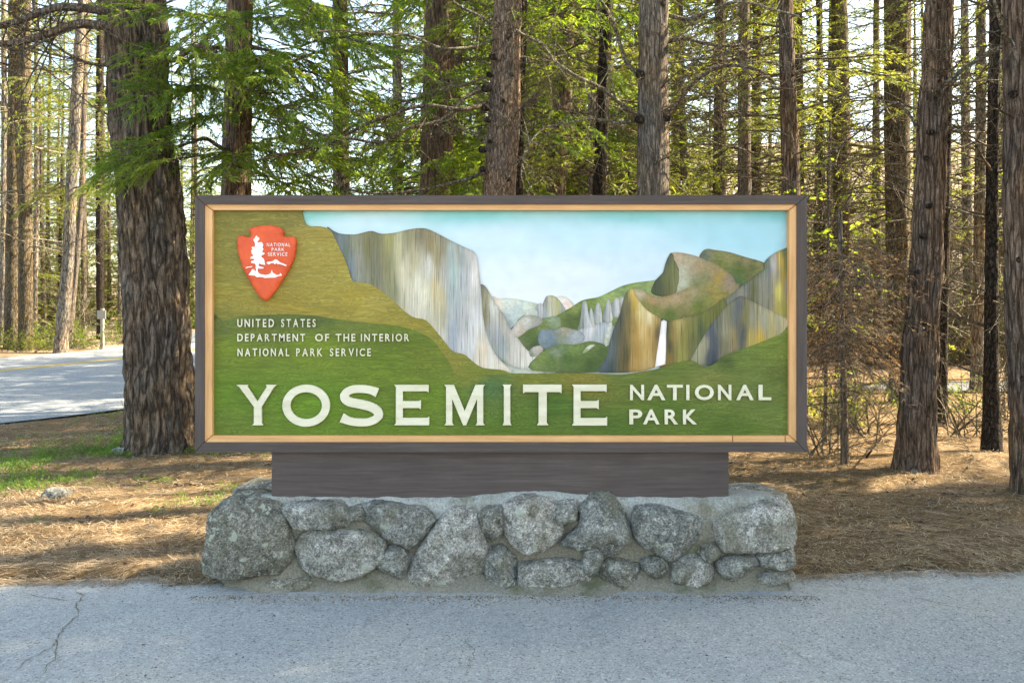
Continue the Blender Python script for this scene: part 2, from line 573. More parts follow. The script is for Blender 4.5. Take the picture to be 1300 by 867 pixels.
# cracks in the pullout: narrow, sunken-looking ribbons of dark grit
m, N, L, b = mat('crack_grit', 0.95, 0.05)
v = coords(N, L)
L.new(ramp(N, L, noise_t(N, L, v, 60, 3), [(0.3, (0.10, 0.09, 0.075)), (0.7, (0.24, 0.21, 0.165))]), b.inputs['Base Color'])
M['crack'] = m
def ground_px(px, py):
    Y = 1600.0 / (py - HY)
    return np.array(((px - CX) / F * Y, Y))
def ribbon(pts, w, z, name, m, seed, kind='structure', wob=0.012):
    P = np.array([ground_px(*p) for p in pts])
    P = resample(P, 0.02)
    P = P[:-max(1, int(np.linalg.norm(P[-1] - P[0]) / 0.02 * 0) or 1)]
    # open line: cut the closing run
    tot = sum(np.linalg.norm(np.array(ground_px(*pts[i + 1])) - np.array(ground_px(*pts[i]))) for i in range(len(pts) - 1))
    k = int(tot / 0.02)
    P = P[:k]
    q = np.stack([P[:, 0] * 14, P[:, 1] * 14, P[:, 0] * 0], 1)
    P = P + (np.stack([fbm(q, 3, seed), fbm(q, 3, seed + 9)], 1) - 0.5) * wob * 6
    T = np.gradient(P, axis=0)
    T /= np.linalg.norm(T, axis=1)[:, None]
    S = np.stack([-T[:, 1], T[:, 0]], 1)
    ww = w * (0.25 + 1.5 * fbm(q * 2.3, 2, seed + 4) ** 1.5) * np.minimum(1, np.minimum(np.arange(len(P)), np.arange(len(P))[::-1]) / 10.0 + 0.05)
    a = P + S * ww[:, None]
    c = P - S * ww[:, None]
    V = np.zeros((len(P) * 2, 3))
    V[0::2, :2], V[1::2, :2] = a, c
    V[:, 2] = z
    i = np.arange(len(P) - 1) * 2
    Q = np.stack([i, i + 1, i + 3, i + 2], 1)
    return link(name, mesh_np(name, V, Q, [m], 0), kind=kind)
CR = [[(50, 866), (66, 842), (78, 805), (98, 780), (104, 758), (92, 744)], [(30, 752), (64, 760), (88, 764), (120, 765)],
      [(0, 864), (28, 846), (58, 825), (78, 805)], [(1120, 752), (1150, 758), (1180, 764), (1230, 775), (1270, 783)], [(1028, 740), (1080, 748), (1120, 752), (1148, 744)],
      [(980, 812), (1040, 848), (1060, 866)], [(1230, 775), (1262, 800), (1300, 818)], [(585, 866), (602, 840), (590, 815), (610, 790)]]
for i, cr in enumerate(CR):
    ribbon(cr, 0.0030 if i < 3 else 0.0018, 0.008, 'asphalt_crack', M['crack'], 40 + i * 13)

# double yellow line and the pale shoulder line of the road
m, N, L, b = mat('yellow_road_paint', 0.7, 0.3)
v = coords(N, L)
L.new(ramp(N, L, noise_t(N, L, v, 8, 5, 0.8), [(0.3, (0.62, 0.38, 0.03)), (0.7, (0.80, 0.52, 0.06))]), b.inputs['Base Color'])
M['yellow_paint'] = m
m, N, L, b = mat('white_road_paint', 0.7, 0.3)
v = coords(N, L)
L.new(ramp(N, L, noise_t(N, L, v, 8, 5, 0.8), [(0.3, (0.45, 0.45, 0.43)), (0.7, (0.75, 0.75, 0.72))]), b.inputs['Base Color'])
M['white_paint'] = m
cl = catmull([(-34, -8), (-24, 2), (-16.2, 10.5), (-12.6, 17.5), (-11.2, 23), (-10.6, 29), (-11.0, 38), (-13.5, 55), (-19, 80)], False, 10)
def stripe(off, w, m, name):
    T = np.gradient(cl, axis=0)
    T /= np.linalg.norm(T, axis=1)[:, None]
    S = np.stack([-T[:, 1], T[:, 0]], 1)
    a, c = cl + S * (off + w), cl + S * (off - w)
    V = np.zeros((len(cl) * 2, 3))
    V[0::2, :2], V[1::2, :2] = a, c
    V[:, 2] = gz(V[:, 0], V[:, 1]) + 0.009
    i = np.arange(len(cl) - 1) * 2
    link(name, mesh_np(name, V, np.stack([i, i + 1, i + 3, i + 2], 1), [m], 0), kind='structure')
stripe(0.13, 0.06, M['yellow_paint'], 'yellow_centre_line')
stripe(-0.13, 0.06, M['yellow_paint'], 'yellow_centre_line')
stripe(3.0, 0.05, M['white_paint'], 'white_edge_line')
# ------------------------------------------------------------------ stone plinth
def px_poly(pts, ox, oy, s):
    return np.array([(ox + x / s, oy + y / s) for x, y in pts], float)
A_ = (240, 600, 3.25)
B_ = (620, 600, 3.095)
# outline in the photograph's pixels, depth of its face, how far it swells
STONES = [
 (px_poly([(65,195),(95,165),(180,128),(270,130),(345,150),(378,195),(387,260),(408,320),(400,370),(345,440),(270,433),(200,445),(120,452),(60,455),(32,430),(30,385),(55,330),(68,270)], *A_), 4.33, 0.085),
 (px_poly([(375,150),(420,132),(520,138),(600,133),(640,168),(672,225),(690,236),(560,236),(432,238),(405,195)], *A_), 4.37, 0.05),
 (px_poly([(430,290),(455,260),(500,247),(600,262),(680,250),(760,260),(798,300),(790,360),(740,408),(690,440),(600,448),(490,430),(450,400),(420,330)], *A_), 4.36, 0.065),
 (px_poly([(708,142),(790,140),(880,160),(965,165),(1025,212),(1000,232),(960,275),(905,316),(860,295),(790,258),(740,235),(705,210)], *A_), 4.36, 0.06),
 (px_poly([(850,308),(885,325),(900,380),(885,430),(840,460),(790,460),(775,430),(780,385),(810,335)], *A_), 4.37, 0.05),
 (px_poly([(1075,168),(1150,160),(1182,190),(1190,250),(1217,320),(1215,420),(1190,485),(1080,492),(960,490),(900,478),(897,440),(935,350),(1000,272),(1035,212)], *A_), 4.36, 0.055),
 (px_poly([(622,168),(690,150),(704,165),(702,214),(655,188)], *A_), 4.39, 0.03),
 (np.array([(606,656),(618,648),(636,650),(637,676),(629,690),(614,686),(607,672)], float), 4.39, 0.04),
 (np.array([(625,700),(636,699),(650,711),(662,725),(660,749),(640,751),(618,750),(614,738),(617,714)], float), 4.37, 0.04),
 (px_poly([(68,142),(140,112),(235,118),(268,140),(284,180),(290,255),(250,308),(170,328),(112,310),(65,262),(45,195)], *B_), 4.35, 0.075),
 (px_poly([(272,142),(345,108),(356,150),(342,198),(292,214),(272,190)], *B_), 4.38, 0.045),
 (px_poly([(400,112),(455,95),(512,118),(545,178),(568,285),(532,298),(500,357),(400,328),(292,300),(302,278),(378,222),(365,160)], *B_), 4.34, 0.075),
 (px_poly([(590,155),(680,148),(790,176),(860,190),(862,240),(805,308),(742,349),(690,338),(602,290),(582,250)], *B_), 4.36, 0.065),
 (px_poly([(900,205),(985,170),(1100,135),(1190,130),(1214,160),(1215,220),(1210,290),(1120,315),(960,330),(932,318),(924,260)], *B_), 4.345, 0.06),
 (px_poly([(922,368),(990,352),(1060,345),(1062,380),(1000,435),(960,438),(928,400)], *B_), 4.37, 0.045),
 (px_poly([(1085,342),(1205,302),(1212,375),(1150,386),(1090,390)], *B_), 4.37, 0.045),
 (px_poly([(745,380),(765,355),(810,345),(860,365),(890,392),(890,430),(830,448),(725,440),(732,405)], *B_), 4.385, 0.035),
 (px_poly([(620,342),(690,348),(705,380),(695,408),(660,424),(622,392)], *B_), 4.39, 0.035),
 (px_poly([(138,372),(270,368),(395,366),(402,438),(380,450),(145,460),(130,430)], *B_), 4.385, 0.02),
 (px_poly([(432,364),(520,362),(600,376),(612,440),(520,455),(418,448),(428,400)], *B_), 4.385, 0.028),
 (px_poly([(1085,408),(1190,400),(1196,432),(1130,444),(1078,440)], *B_), 4.385, 0.02),
 (px_poly([(842,302),(908,292),(914,345),(885,370),(845,330)], *B_), 4.39, 0.025),
 (px_poly([(318,462),(420,455),(515,452),(528,498),(420,508),(322,500)], *A_), 4.385, 0.02),
 (px_poly([(685,480),(770,462),(795,500),(695,510)], *A_), 4.39, 0.02),
 (np.array([(745,700),(756,696),(762,712),(757,738),(748,742),(742,725)], float), 4.395, 0.02),
 (np.array([(862,716),(884,712),(900,722),(902,738),(872,742),(858,736)], float), 4.39, 0.025),
]
def granite(name):
    m, N, L, b = mat(name, 0.9, 0.25)
    v = coords(N, L, (1, 1, 1), True)
    oi = nd(N, 'ShaderNodeObjectInfo')
    vo = nd(N, 'ShaderNodeTexVoronoi')
    vo.inputs['Scale'].default_value = 170
    L.new(v, vo.inputs['Vector'])
    sp = nd(N, 'ShaderNodeSeparateColor')
    L.new(vo.outputs['Color'], sp.inputs[0])
    n1 = noise_t(N, L, v, 13, 9, 0.85, 0.5)
    n2 = noise_t(N, L, v, 75, 5, 0.85)
    n3 = noise_t(N, L, v, 4.0, 3, 0.6)
    c = ramp(N, L, n1, [(0.36, (0.08, 0.08, 0.072)), (0.46, (0.19, 0.185, 0.17)), (0.55, (0.31, 0.30, 0.285)), (0.66, (0.55, 0.54, 0.52))])
    # every stone has its own tone
    tone = ramp(N, L, oi.outputs['Random'], [(0, (0.46, 0.47, 0.43)), (0.25, (0.85, 0.78, 0.62)), (0.45, (0.75, 0.77, 0.76)), (0.7, (1.1, 1.06, 1.0)), (1, (1.6, 1.5, 1.44))])
    c = mix(N, L, 0.75, c, tone, 'MULTIPLY')
    c = mix(N, L, 0.85, c, ramp(N, L, n2, [(0.34, 0.2), (0.48, 0.9), (0.62, 1.9)]), 'MULTIPLY')
    c = mix(N, L, 0.6, c, ramp(N, L, sp.outputs[0], [(0.0, 0.35), (0.25, 0.9), (0.8, 1.1), (1, 1.8)]), 'MULTIPLY')
    # lichen: pale rosettes and ochre-green stains
    li = ramp(N, L, noise_t(N, L, v, 19, 4, 0.6, 0.3), [(0.60, 0.0), (0.64, 0.8)])
    c = mix(N, L, li, c, (0.44, 0.46, 0.38))
    og = ramp(N, L, n3, [(0.5, 0.0), (0.68, 0.5)])
    c = mix(N, L, og, c, (0.16, 0.145, 0.09))
    L.new(c, b.inputs['Base Color'])
    bump(N, L, b, mix(N, L, 0.6, n1, n2), 1.0, 0.016)
    return m
M['granite'] = granite('lichened_granite')
m, N, L, b = mat('mortar', 0.95, 0.15)
v = coords(N, L)
n1 = noise_t(N, L, v, 5, 5, 0.7)
n2 = noise_t(N, L, v, 90, 3, 0.8)
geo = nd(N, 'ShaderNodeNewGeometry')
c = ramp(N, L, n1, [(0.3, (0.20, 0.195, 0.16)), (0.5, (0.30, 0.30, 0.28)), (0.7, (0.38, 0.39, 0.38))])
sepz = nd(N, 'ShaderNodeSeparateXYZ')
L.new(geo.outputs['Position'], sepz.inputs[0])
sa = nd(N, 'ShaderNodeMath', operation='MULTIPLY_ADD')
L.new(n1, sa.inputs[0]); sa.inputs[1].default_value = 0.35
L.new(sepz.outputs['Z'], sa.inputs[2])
dirt_shade = ramp(N, L, sa.outputs[0], [(0.08, 0.45), (0.22, 1.0), (0.52, 1.0), (0.64, 0.0)])
c = mix(N, L, dirt_shade, c, mix(N, L, n1, (0.15, 0.13, 0.095), (0.27, 0.245, 0.20)))     # soil and algae staining, and shade below the skylit rim put into the colour
c = mix(N, L, 0.8, c, ramp(N, L, n2, [(0.3, 0.5), (0.7, 1.5)]), 'MULTIPLY')
c = mix(N, L, ramp(N, L, noise_t(N, L, v, 3.1, 5, 0.7), [(0.55, 0.0), (0.66, 0.7)]), c, (0.07, 0.08, 0.03))
L.new(c, b.inputs['Base Color'])
bump(N, L, b, mix(N, L, 0.5, n2, n1), 0.9, 0.008)
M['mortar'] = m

plinth = thing('stone_plinth', 'low wall of lichened grey granite boulders set in mortar beneath the park sign', 'stone wall', (0, 4.5, 0))
def resample_n(P, n):
    Q = np.concatenate([P, P[:1]])
    s = np.concatenate([[0], np.cumsum(np.linalg.norm(np.diff(Q, axis=0), axis=1))])
    u = np.linspace(0, s[-1], n, endpoint=False)
    return np.stack([np.interp(u, s, Q[:, 0]), np.interp(u, s, Q[:, 1])], 1)
def stone(poly, Y, bulge, seed, back=4.56, crown=0.0):
    c0 = poly.mean(0)
    dr = poly - c0
    poly = poly + dr / np.linalg.norm(dr, axis=1)[:, None] * 5.4
    P = resample(0.75 * resample_n(poly, 90) + 0.25 * resample_n(catmull(poly, True, 4), 90), 3.5)
    # nibble the outline so no edge is clean
    q = np.stack([P[:, 0] * 0.16, P[:, 1] * 0.16, np.full(len(P), seed)], 1)
    P = P + (np.stack([fbm(q, 2, 1), fbm(q, 2, 2)], 1) - 0.5) * 3.4
    v2, f, n = fill(P, 3.5)
    if bulge < 0.046:
        Y = Y - 0.022
    d = edgedist(P, v2)
    w = min(8.0, d.max())
    prof = np.sqrt(np.clip(1 - (1 - np.clip(d / w, 0, 1)) ** 2, 0, 1))
    q = np.stack([v2[:, 0] * 0.03, v2[:, 1] * 0.03, np.full(len(v2), seed * 3.7)], 1)
    ridge = np.abs(fbm(q * 1.5, 2, 31) - 0.5) * 2
    ang = np.random.default_rng(seed)
    nf_ = 5
    fd = ang.normal(0, 1, (nf_, 2)); fd /= np.linalg.norm(fd, axis=1)[:, None]
    rel = (v2 - v2.mean(0)) / (np.ptp(v2, axis=0).max() * 0.5)
    wq = (fbm(q * 3, 2, 44) - 0.5) * 0.3
    facet = np.min([0.62 + 0.18 * (rel @ fd[0]) - 1.5 * np.maximum(0, rel @ fd[k_] + wq - ang.uniform(0.12, 0.6)) for k_ in range(nf_)], axis=0)
    h = bulge * (0.12 + 0.88 * prof) + (fbm(q * 1.3, 3, 30) - 0.5) * 0.02 + (facet - 0.55) * 0.085 - ridge * 0.015 + (fbm(q * 9, 4, 35) - 0.5) * 0.026
    h -= (d < 0.5) * bulge * 0.25
    yy = Y + bulge - h
    cy = v2.mean(0)
    # the upper edge leans back as the boulders' tops do
    top = sm(cy[1] - v2[:, 1], 0.25 * np.ptp(v2[:, 1]), 0.52 * np.ptp(v2[:, 1]))
    yy = yy + top * 0.03
    V = np.array([at(px, py, Y) for (px, py) in v2])
    V[:, 1] = yy
    # side walls: two rings going back, drawn in a little
    nb = n
    cx = V[:nb].mean(0)
    r1 = V[:nb].copy(); r1[:, 1] += 0.05; r1[:, [0, 2]] = cx[[0, 2]] + (r1[:, [0, 2]] - cx[[0, 2]]) * 1.015
    r2 = V[:nb].copy(); r2[:, 1] = back; r2[:, [0, 2]] = cx[[0, 2]] + (r2[:, [0, 2]] - cx[[0, 2]]) * 0.9
    N0 = len(V)
    i = np.arange(nb); j = (i + 1) % nb
    Q1 = np.stack([i, j, N0 + j, N0 + i], 1)
    Q2 = np.stack([N0 + i, N0 + j, N0 + nb + j, N0 + nb + i], 1)
    V = np.concatenate([V, r1, r2])
    V[:, 1] -= 4.5
    me = mesh_np('stone', V, [f, np.concatenate([Q1, Q2])], [M['granite']], [0, 0], True)
    bm_fix(me)
    return link('stone', me, plinth)
import bmesh
def bm_fix(me):
    bm = bmesh.new()
    bm.from_mesh(me)
    bmesh.ops.recalc_face_normals(bm, faces=bm.faces)
    bm.to_mesh(me)
    bm.free()
for i, (p, Y, bl) in enumerate(STONES):
    stone(p, Y, bl, i + 1)
# boulders that show behind the beam's two ends, and the far side of the wall (closed so that it holds from a step aside)
def boulder(cx, cy, cz, rx, ry, rz_, seed, parent, name='stone', m=None, n=20, loc0=(0, 4.5, 0)):
    th = np.linspace(0, math.pi, n // 2 + 1)
    ph = np.arange(n) * 2 * math.pi / n
    T, Pp = np.meshgrid(th, ph, indexing='ij')
    D = np.stack([np.sin(T) * np.cos(Pp), np.sin(T) * np.sin(Pp), np.cos(T)], -1).reshape(-1, 3)
    Ds = np.sign(D) * np.abs(D) ** 0.75
    r = 0.8 + 0.42 * fbm(D * 1.7 + seed * 5.1, 3, seed) 
    V = Ds * r[:, None] * (rx, ry, rz_) + (cx - loc0[0], cy - loc0[1], cz - loc0[2])
    a, bq = np.meshgrid(np.arange(n // 2), np.arange(n), indexing='ij')
    a, bq = a.ravel(), bq.ravel()
    Q = np.stack([a * n + bq, (a + 1) * n + bq, (a + 1) * n + (bq + 1) % n, a * n + (bq + 1) % n], 1)
    me = mesh_np(name, V, Q, [m or M['granite']], 0, True)
    return link(name, me, parent)
boulder(-1.50, 4.76, 0.42, 0.17, 0.13, 0.115, 3, plinth)
boulder(1.42, 4.72, 0.41, 0.20, 0.14, 0.115, 4, plinth)
boulder(1.53, 4.62, 0.30, 0.11, 0.17, 0.16, 9, plinth)
boulder(-1.62, 4.62, 0.22, 0.10, 0.18, 0.2, 10, plinth)
for k in range(9):
    boulder(-1.5 + k * 0.375, 4.80, 0.20 + 0.03 * (k % 3), 0.2, 0.10, 0.21, 20 + k, plinth, n=16)
# mortar core: a lumpy block, wider at its foot
def mortar_block():
    nx_, nu = 150, 44
    X = np.linspace(-1.63, 1.55, nx_)
    # profile round the front, over the top and down the back: (y, z)
    prof = [(4.30, -0.02), (4.35, 0.015), (4.42, 0.06), (4.45, 0.15), (4.45, 0.35), (4.445, 0.45), (4.455, 0.495), (4.50, 0.512), (4.66, 0.50), (4.78, 0.46), (4.82, 0.30), (4.84, -0.02)]
    pr = np.array(prof)
    s = np.concatenate([[0], np.cumsum(np.linalg.norm(np.diff(pr, axis=0), axis=1))])
    u = np.linspace(0, s[-1], nu)
    py_, pz_ = np.interp(u, s, pr[:, 0]), np.interp(u, s, pr[:, 1])
    XX, YY = np.meshgrid(X, py_, indexing='ij')
    ZZ = np.broadcast_to(pz_, XX.shape)
    V = np.stack([XX, YY, ZZ], -1).reshape(-1, 3).copy()
    nz = fbm(V * (5, 5, 5), 3, 60) - 0.5
    nf = fbm(V * 28, 2, 61) - 0.5
    topf = sm(V[:, 2], 0.42, 0.5)
    V[:, 1] += (1 - topf) * (nz * 0.05 + nf * 0.016)
    V[:, 2] += topf * (nz * 0.03 + nf * 0.014) 
    # the cement ridge that rises over the beam's foot in the middle
    mid = np.exp(-((V[:, 0] - 0.12) / 0.30) ** 2)
    V[:, 2] += mid * 0.045 * np.exp(-((V[:, 1] - 4.45) / 0.07) ** 2) * topf
    V[:, 2] -= 0.05 * sm(np.abs(V[:, 0]), 1.45, 1.66) * topf
    foot = sm(-V[:, 2], -0.06, 0.0) * (V[:, 1] < 4.5)
    q = V * (3, 0, 0)
    V[:, 1] -= foot * ((fbm(q, 3, 62) - 0.42) * 0.16 - 0.10 * sm(np.abs(V[:, 0]), 1.35, 1.6))
    V[:, 0] += 0.03 * (fbm(V * (1, 9, 9), 2, 63) - 0.5) * (np.abs(V[:, 0]) > 1.4)
    a, c = np.meshgrid(np.arange(nx_ - 1), np.arange(nu - 1), indexing='ij')
    a = (a * nu + c).ravel()
    Q = np.stack([a, a + nu, a + nu + 1, a + 1], 1)
    # end caps
    caps = []
    V2 = V.reshape(nx_, nu, 3)
    extra, faces = [], [Q]
    base = len(V)
    for e in (0, nx_ - 1):
        ring = V2[e]
        c0 = ring.mean(0)
        idx = len(V) + len(extra)
        extra.append(c0)
        r = e * nu + np.arange(nu - 1)
        faces.append(np.stack([r, r + 1, np.full(nu - 1, idx)], 1))
    V = np.concatenate([V, np.array(extra)])
    V[:, 1] -= 4.5
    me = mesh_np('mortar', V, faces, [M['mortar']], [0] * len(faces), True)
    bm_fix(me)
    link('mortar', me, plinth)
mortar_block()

# ------------------------------------------------------------------ the park sign
SY = 4.42          # front of the brown boards
PY = 4.475         # face of the panel
sign = thing('park_sign', 'wide carved and painted wooden park sign in a dark brown frame on the stone wall', 'sign', (0, 4.5, 0.5))
SO = np.array((0, 4.5, 0.5))
def wood_mat(name, c0, c1, c2, axis=0, rough=0.75, bstr=0.5):
    m, N, L, b = mat(name, rough, 0.3)
    sc = [60, 60, 60]
    sc[axis] = 2.2
    v = coords(N, L, tuple(sc), True)
    n1 = noise_t(N, L, v, 1.0, 5, 0.7, 0.4)
    n2 = noise_t(N, L, coords(N, L, (3, 3, 3), True), 1.0, 4, 0.6)
    c = ramp(N, L, n1, [(0.3, c0), (0.52, c1), (0.75, c2)])
    c = mix(N, L, 0.5, c, ramp(N, L, n2, [(0.3, 0.8), (0.7, 1.2)]), 'MULTIPLY')
    L.new(c, b.inputs['Base Color'])
    bump(N, L, b, n1, bstr, 0.003)
    return m
BR = ((0.062, 0.046, 0.042), (0.088, 0.066, 0.060), (0.122, 0.096, 0.088))
TR = ((0.56, 0.28, 0.115), (0.69, 0.365, 0.16), (0.76, 0.44, 0.22))
M['brown_h'] = wood_mat('dark_brown_stained_wood', *BR, 0)
M['brown_v'] = wood_mat('dark_brown_stained_upright', *BR, 2)
M['trim_h'] = wood_mat('tan_painted_trim', *TR, 0, 0.6, 0.15)
M['trim_v'] = wood_mat('tan_painted_trim_upright', *TR, 2, 0.6, 0.15)

def prism(poly_xz, y0, y1, chamf=0.0):
    """convex outline in x,z pushed from y0 (front) to y1; front edge eased by chamf"""
    P = np.asarray(poly_xz, float)
    n = len(P)
    c = P.mean(0)
    d = c - P
    Pin = P + d / (np.linalg.norm(d, axis=1)[:, None]) * chamf
    rings = [np.stack([Pin[:, 0], np.full(n, y0), Pin[:, 1]], 1), np.stack([P[:, 0], np.full(n, y0 + chamf), P[:, 1]], 1), np.stack([P[:, 0], np.full(n, y1), P[:, 1]], 1)]
    V = np.concatenate(rings)
    i = np.arange(n); j = (i + 1) % n
    Q = np.concatenate([np.stack([k * n + i, k * n + j, (k + 1) * n + j, (k + 1) * n + i], 1) for k in (0, 1)])
    caps = np.array([list(range(n)), list(range(2 * n, 3 * n))[::-1]])
    return V, [Q, caps]
def frame_piece(name, pts, Y0, Y1, m, chamf=0.003):
    P = [(at(px, py, SY)[0], at(px, py, SY)[2]) for px, py in pts]
    V, fs = prism(P, Y0, Y1, chamf)
    V = V - SO
    me = mesh_np(name, V, fs, [m], [0, 0])
    bm_fix(me)
    return link(name, me, sign)
def mitred(o, i, Y0, Y1, mh, mv, name, ch, cuts=()):
    (l, t, r, b_), (l2, t2, r2, b2) = o, i
    g = 0.25
    frame_piece(name, [(l + g, t), (r - g, t), (r2 - g, t2), (l2 + g, t2)], Y0, Y1, mh, ch)
    xs_ = [l] + list(cuts) + [r]
    for a_, c_ in zip(xs_[:-1], xs_[1:]):
        frame_piece(name, [(l2 + g if a_ == l else a_ + 0.35, b2), (r2 - g if c_ == r else c_ - 0.35, b2), (r - g if c_ == r else c_ - 0.35, b_), (l + g if a_ == l else a_ + 0.35, b_)], Y0, Y1, mh, ch if not cuts else 0.004)
    frame_piece(name, [(l, t + g), (l2, t2 + g), (l2, b2 - g), (l, b_ - g)], Y0, Y1, mv, ch)
    frame_piece(name, [(r2, t2 + g), (r, t + g), (r, b_ - g), (r2, b2 - g)], Y0, Y1, mv, ch)
mitred((247.5, 248, 1024.5, 574), (259, 259.5, 1012, 561.5), SY, 4.58, M['brown_h'], M['brown_v'], 'frame_board', 0.002)
mitred((258.6, 259.1, 1012.4, 561.9), (268.5, 266.5, 1003, 553.5), SY + 0.012, 4.56, M['trim_h'], M['trim_v'], 'trim_strip', 0.007, (931, 998))
# heavy beam the panel stands on, let into the wall
V, Q = box_np(*[at(345, 0, 4.47)[0], at(925, 0, 4.47)[0]], 4.47, 4.60, 0.40, at(0, 574.6, SY)[2])
V = V - SO
me = mesh_np('support_beam', V, Q, [M['brown_h']], 0)
link('support_beam', me, sign)
# back board
a_, b__ = at(260, 260, SY), at(1011, 560, SY)
V, Q = box_np(a_[0], b__[0], PY + 0.02, 4.555, b__[2], a_[2])
link('back_board', mesh_np('back_board', V - SO, Q, [M['brown_h']], 0), sign)

# the painted relief: each painted form is its own raised piece, tones mixed between sampled dabs
def paint_mat(name, grain, amp, vertical, bs, extra=None):
    m, N, L, b = mat(name, 0.55, 0.35)
    at_ = nd(N, 'ShaderNodeAttribute', attribute_name='tone')
    v = coords(N, L, grain)
    n1 = noise_t(N, L, v, 1.0, 5, 0.75, 0.25)
    c = mix(N, L, 1.0, at_.outputs['Color'], ramp(N, L, n1, [(0.25, 1 - amp), (0.5, 1.0), (0.75, 1 + amp)]), 'MULTIPLY')
    if extra:
        n2 = noise_t(N, L, coords(N, L, extra), 1.0, 4, 0.7, 0.5)
        c = mix(N, L, 1.0, c, ramp(N, L, n2, [(0.34, (0.90, 0.94, 1.0)), (0.46, (1.0, 1.0, 1.0)), (0.56, (1.0, 0.98, 0.95)), (0.68, (1.08, 1.02, 0.90))]), 'MULTIPLY')
    if vertical:
        n4 = noise_t(N, L, coords(N, L, (210, 20, 4.5)), 1.0, 3, 0.6, 0.1)
        c = mix(N, L, 1.0, c, ramp(N, L, n4, [(0.34, 0.42), (0.40, 0.95), (0.60, 1.0), (0.68, 1.35)]), 'MULTIPLY')
    elif bs > 0.5:
        n4 = noise_t(N, L, coords(N, L, (2.6, 3, 16)), 1.0, 3, 0.5, 1.6)
        wv = nd(N, 'ShaderNodeMath', operation='SINE')
        mu = nd(N, 'ShaderNodeMath', operation='MULTIPLY')
        mu.inputs[1].default_value = 90.0
        L.new(n4, mu.inputs[0])
        L.new(mu.outputs[0], wv.inputs[0])
        ln_ = ramp(N, L, wv.outputs[0], [(0.0, 0.72), (0.25, 0.97), (1.0, 1.04)])
        c = mix(N, L, 0.8, c, ln_, 'MULTIPLY')
        n1 = mix(N, L, 0.6, n1, ln_)
    L.new(c, b.inputs['Base Color'])
    bump(N, L, b, n1, bs, 0.004)
    return m
M['paint_rock'] = paint_mat('painted_rock', (150, 20, 6), 0.27, True, 0.35, (55, 5, 2.5))
M['paint_dome'] = paint_mat('painted_dome', (60, 20, 60), 0.30, False, 0.3, (18, 5, 18))
M['paint_green'] = paint_mat('painted_grass', (7, 20, 75), 0.26, False, 0.7, (2.2, 3, 9))
M['paint_hill'] = paint_mat('painted_hill', (45, 20, 80), 0.42, False, 0.45, (16, 3, 26))
M['paint_sky'] = paint_mat('painted_sky', (3, 5, 22), 0.03, False, 0.08)

def idw(pts, dabs, power=3.0, an=(1, 1), gain=(1, 1, 1)):
    D = np.array([d[:2] for d in dabs], float)
    Cc = np.array([s2l(*d[2]) for d in dabs]) * np.array(gain)
    dist = np.linalg.norm((pts[:, None, :] - D[None]) * np.array(an), axis=2)
    w = 1.0 / (dist ** power + 12.0)
    return (w[:, :, None] * Cc[None]).sum(1) / w.sum(1)[:, None]
def painted(name, poly, dabs, layer, m, step=4.0, smooth=True, bulge=0.0, jit=0.0, ys=None):
    poly = np.asarray(poly, float)
    P = resample(catmull(poly, True, 4) if smooth else poly, step * 0.8)
    P[:, 0] = np.clip(P[:, 0], 265, 1006)
    P[:, 1] = np.clip(P[:, 1], 264, 557)
    v2, f, n = fill(P, step, ystep=ys)
    col = idw(v2, dabs, 3.0, (1.25, 0.38) if m == M['paint_rock'] else ((0.35, 1.3) if name == 'painted_sky' else ((0.7, 1.2) if m == M['paint_green'] else (1, 1))), {'paint_green': (1.16, 1.0, 0.86), 'paint_sky': (1.10, 0.93, 0.90), 'paint_rock': (1.03, 0.99, 0.93)}.get(next((k for k in M if M[k] == m), ''), (1.03, 0.99, 0.90)))
    q = np.stack([v2[:, 0] * 0.05, v2[:, 1] * 0.05, np.full(len(v2), layer * 1.0)], 1)
    col = col * (0.92 + 0.16 * fbm(q * 2, 3, 70 + layer))[:, None]
    d = edgedist(P, v2)
    if layer and m != M['paint_green']:
        col = col * (0.76 + 0.24 * sm(d, 0.0, 2.0))[:, None]      # the painter's darker contour line
    h = 0.0022 * layer + bulge * np.sqrt(np.clip(d / (d.max() + 1e-6), 0, 1)) + (0.0012 * sm(d, 0, 3))
    V = np.array([at(px, py, PY) for px, py in v2])
    V[:, 1] = PY + 0.004 - h
    nb = n
    back = V[:nb].copy()
    back[:, 1] = PY + 0.021 
    N0 = len(V)
    i = np.arange(nb); j = (i + 1) % nb
    V = np.concatenate([V, back]) - SO
    col = np.concatenate([col, col[:nb] * 0.8])
    me = mesh_np(name, V, [f, np.stack([i, j, N0 + j, N0 + i], 1)], [m], [0, 0], True, col)
    bm_fix(me)
    me.set_sharp_from_angle(angle=math.radians(50))
    return link(name, me, sign)

painted('painted_sky', [(265, 264), (1006, 264), (1006, 480), (265, 480)],
        [(380, 268, (128, 205, 205)), (600, 268, (120, 200, 205)), (800, 268, (118, 196, 202)), (990, 268, (105, 185, 192)), (450, 290, (186, 222, 232)), (620, 300, (190, 222, 236)),
         (780, 300, (180, 218, 234)), (950, 292, (150, 206, 222)), (990, 300, (150, 205, 220)), (620, 350, (206, 228, 238)), (720, 350, (206, 226, 238)), (820, 340, (190, 218, 232)), (660, 372, (214, 230, 238)), (500, 340, (200, 225, 235))], 0, M['paint_sky'], 9, False)
painted('painted_ridge', [(622, 384), (634, 379), (650, 379), (668, 382), (684, 386), (700, 392), (700, 470), (622, 470)],
        [(630, 384, (215, 200, 190)), (645, 382, (205, 208, 205)), (670, 386, (205, 212, 205)), (655, 395, (180, 190, 195)), (640, 410, (140, 155, 165)), (680, 395, (190, 195, 175))], 1, M['paint_dome'])
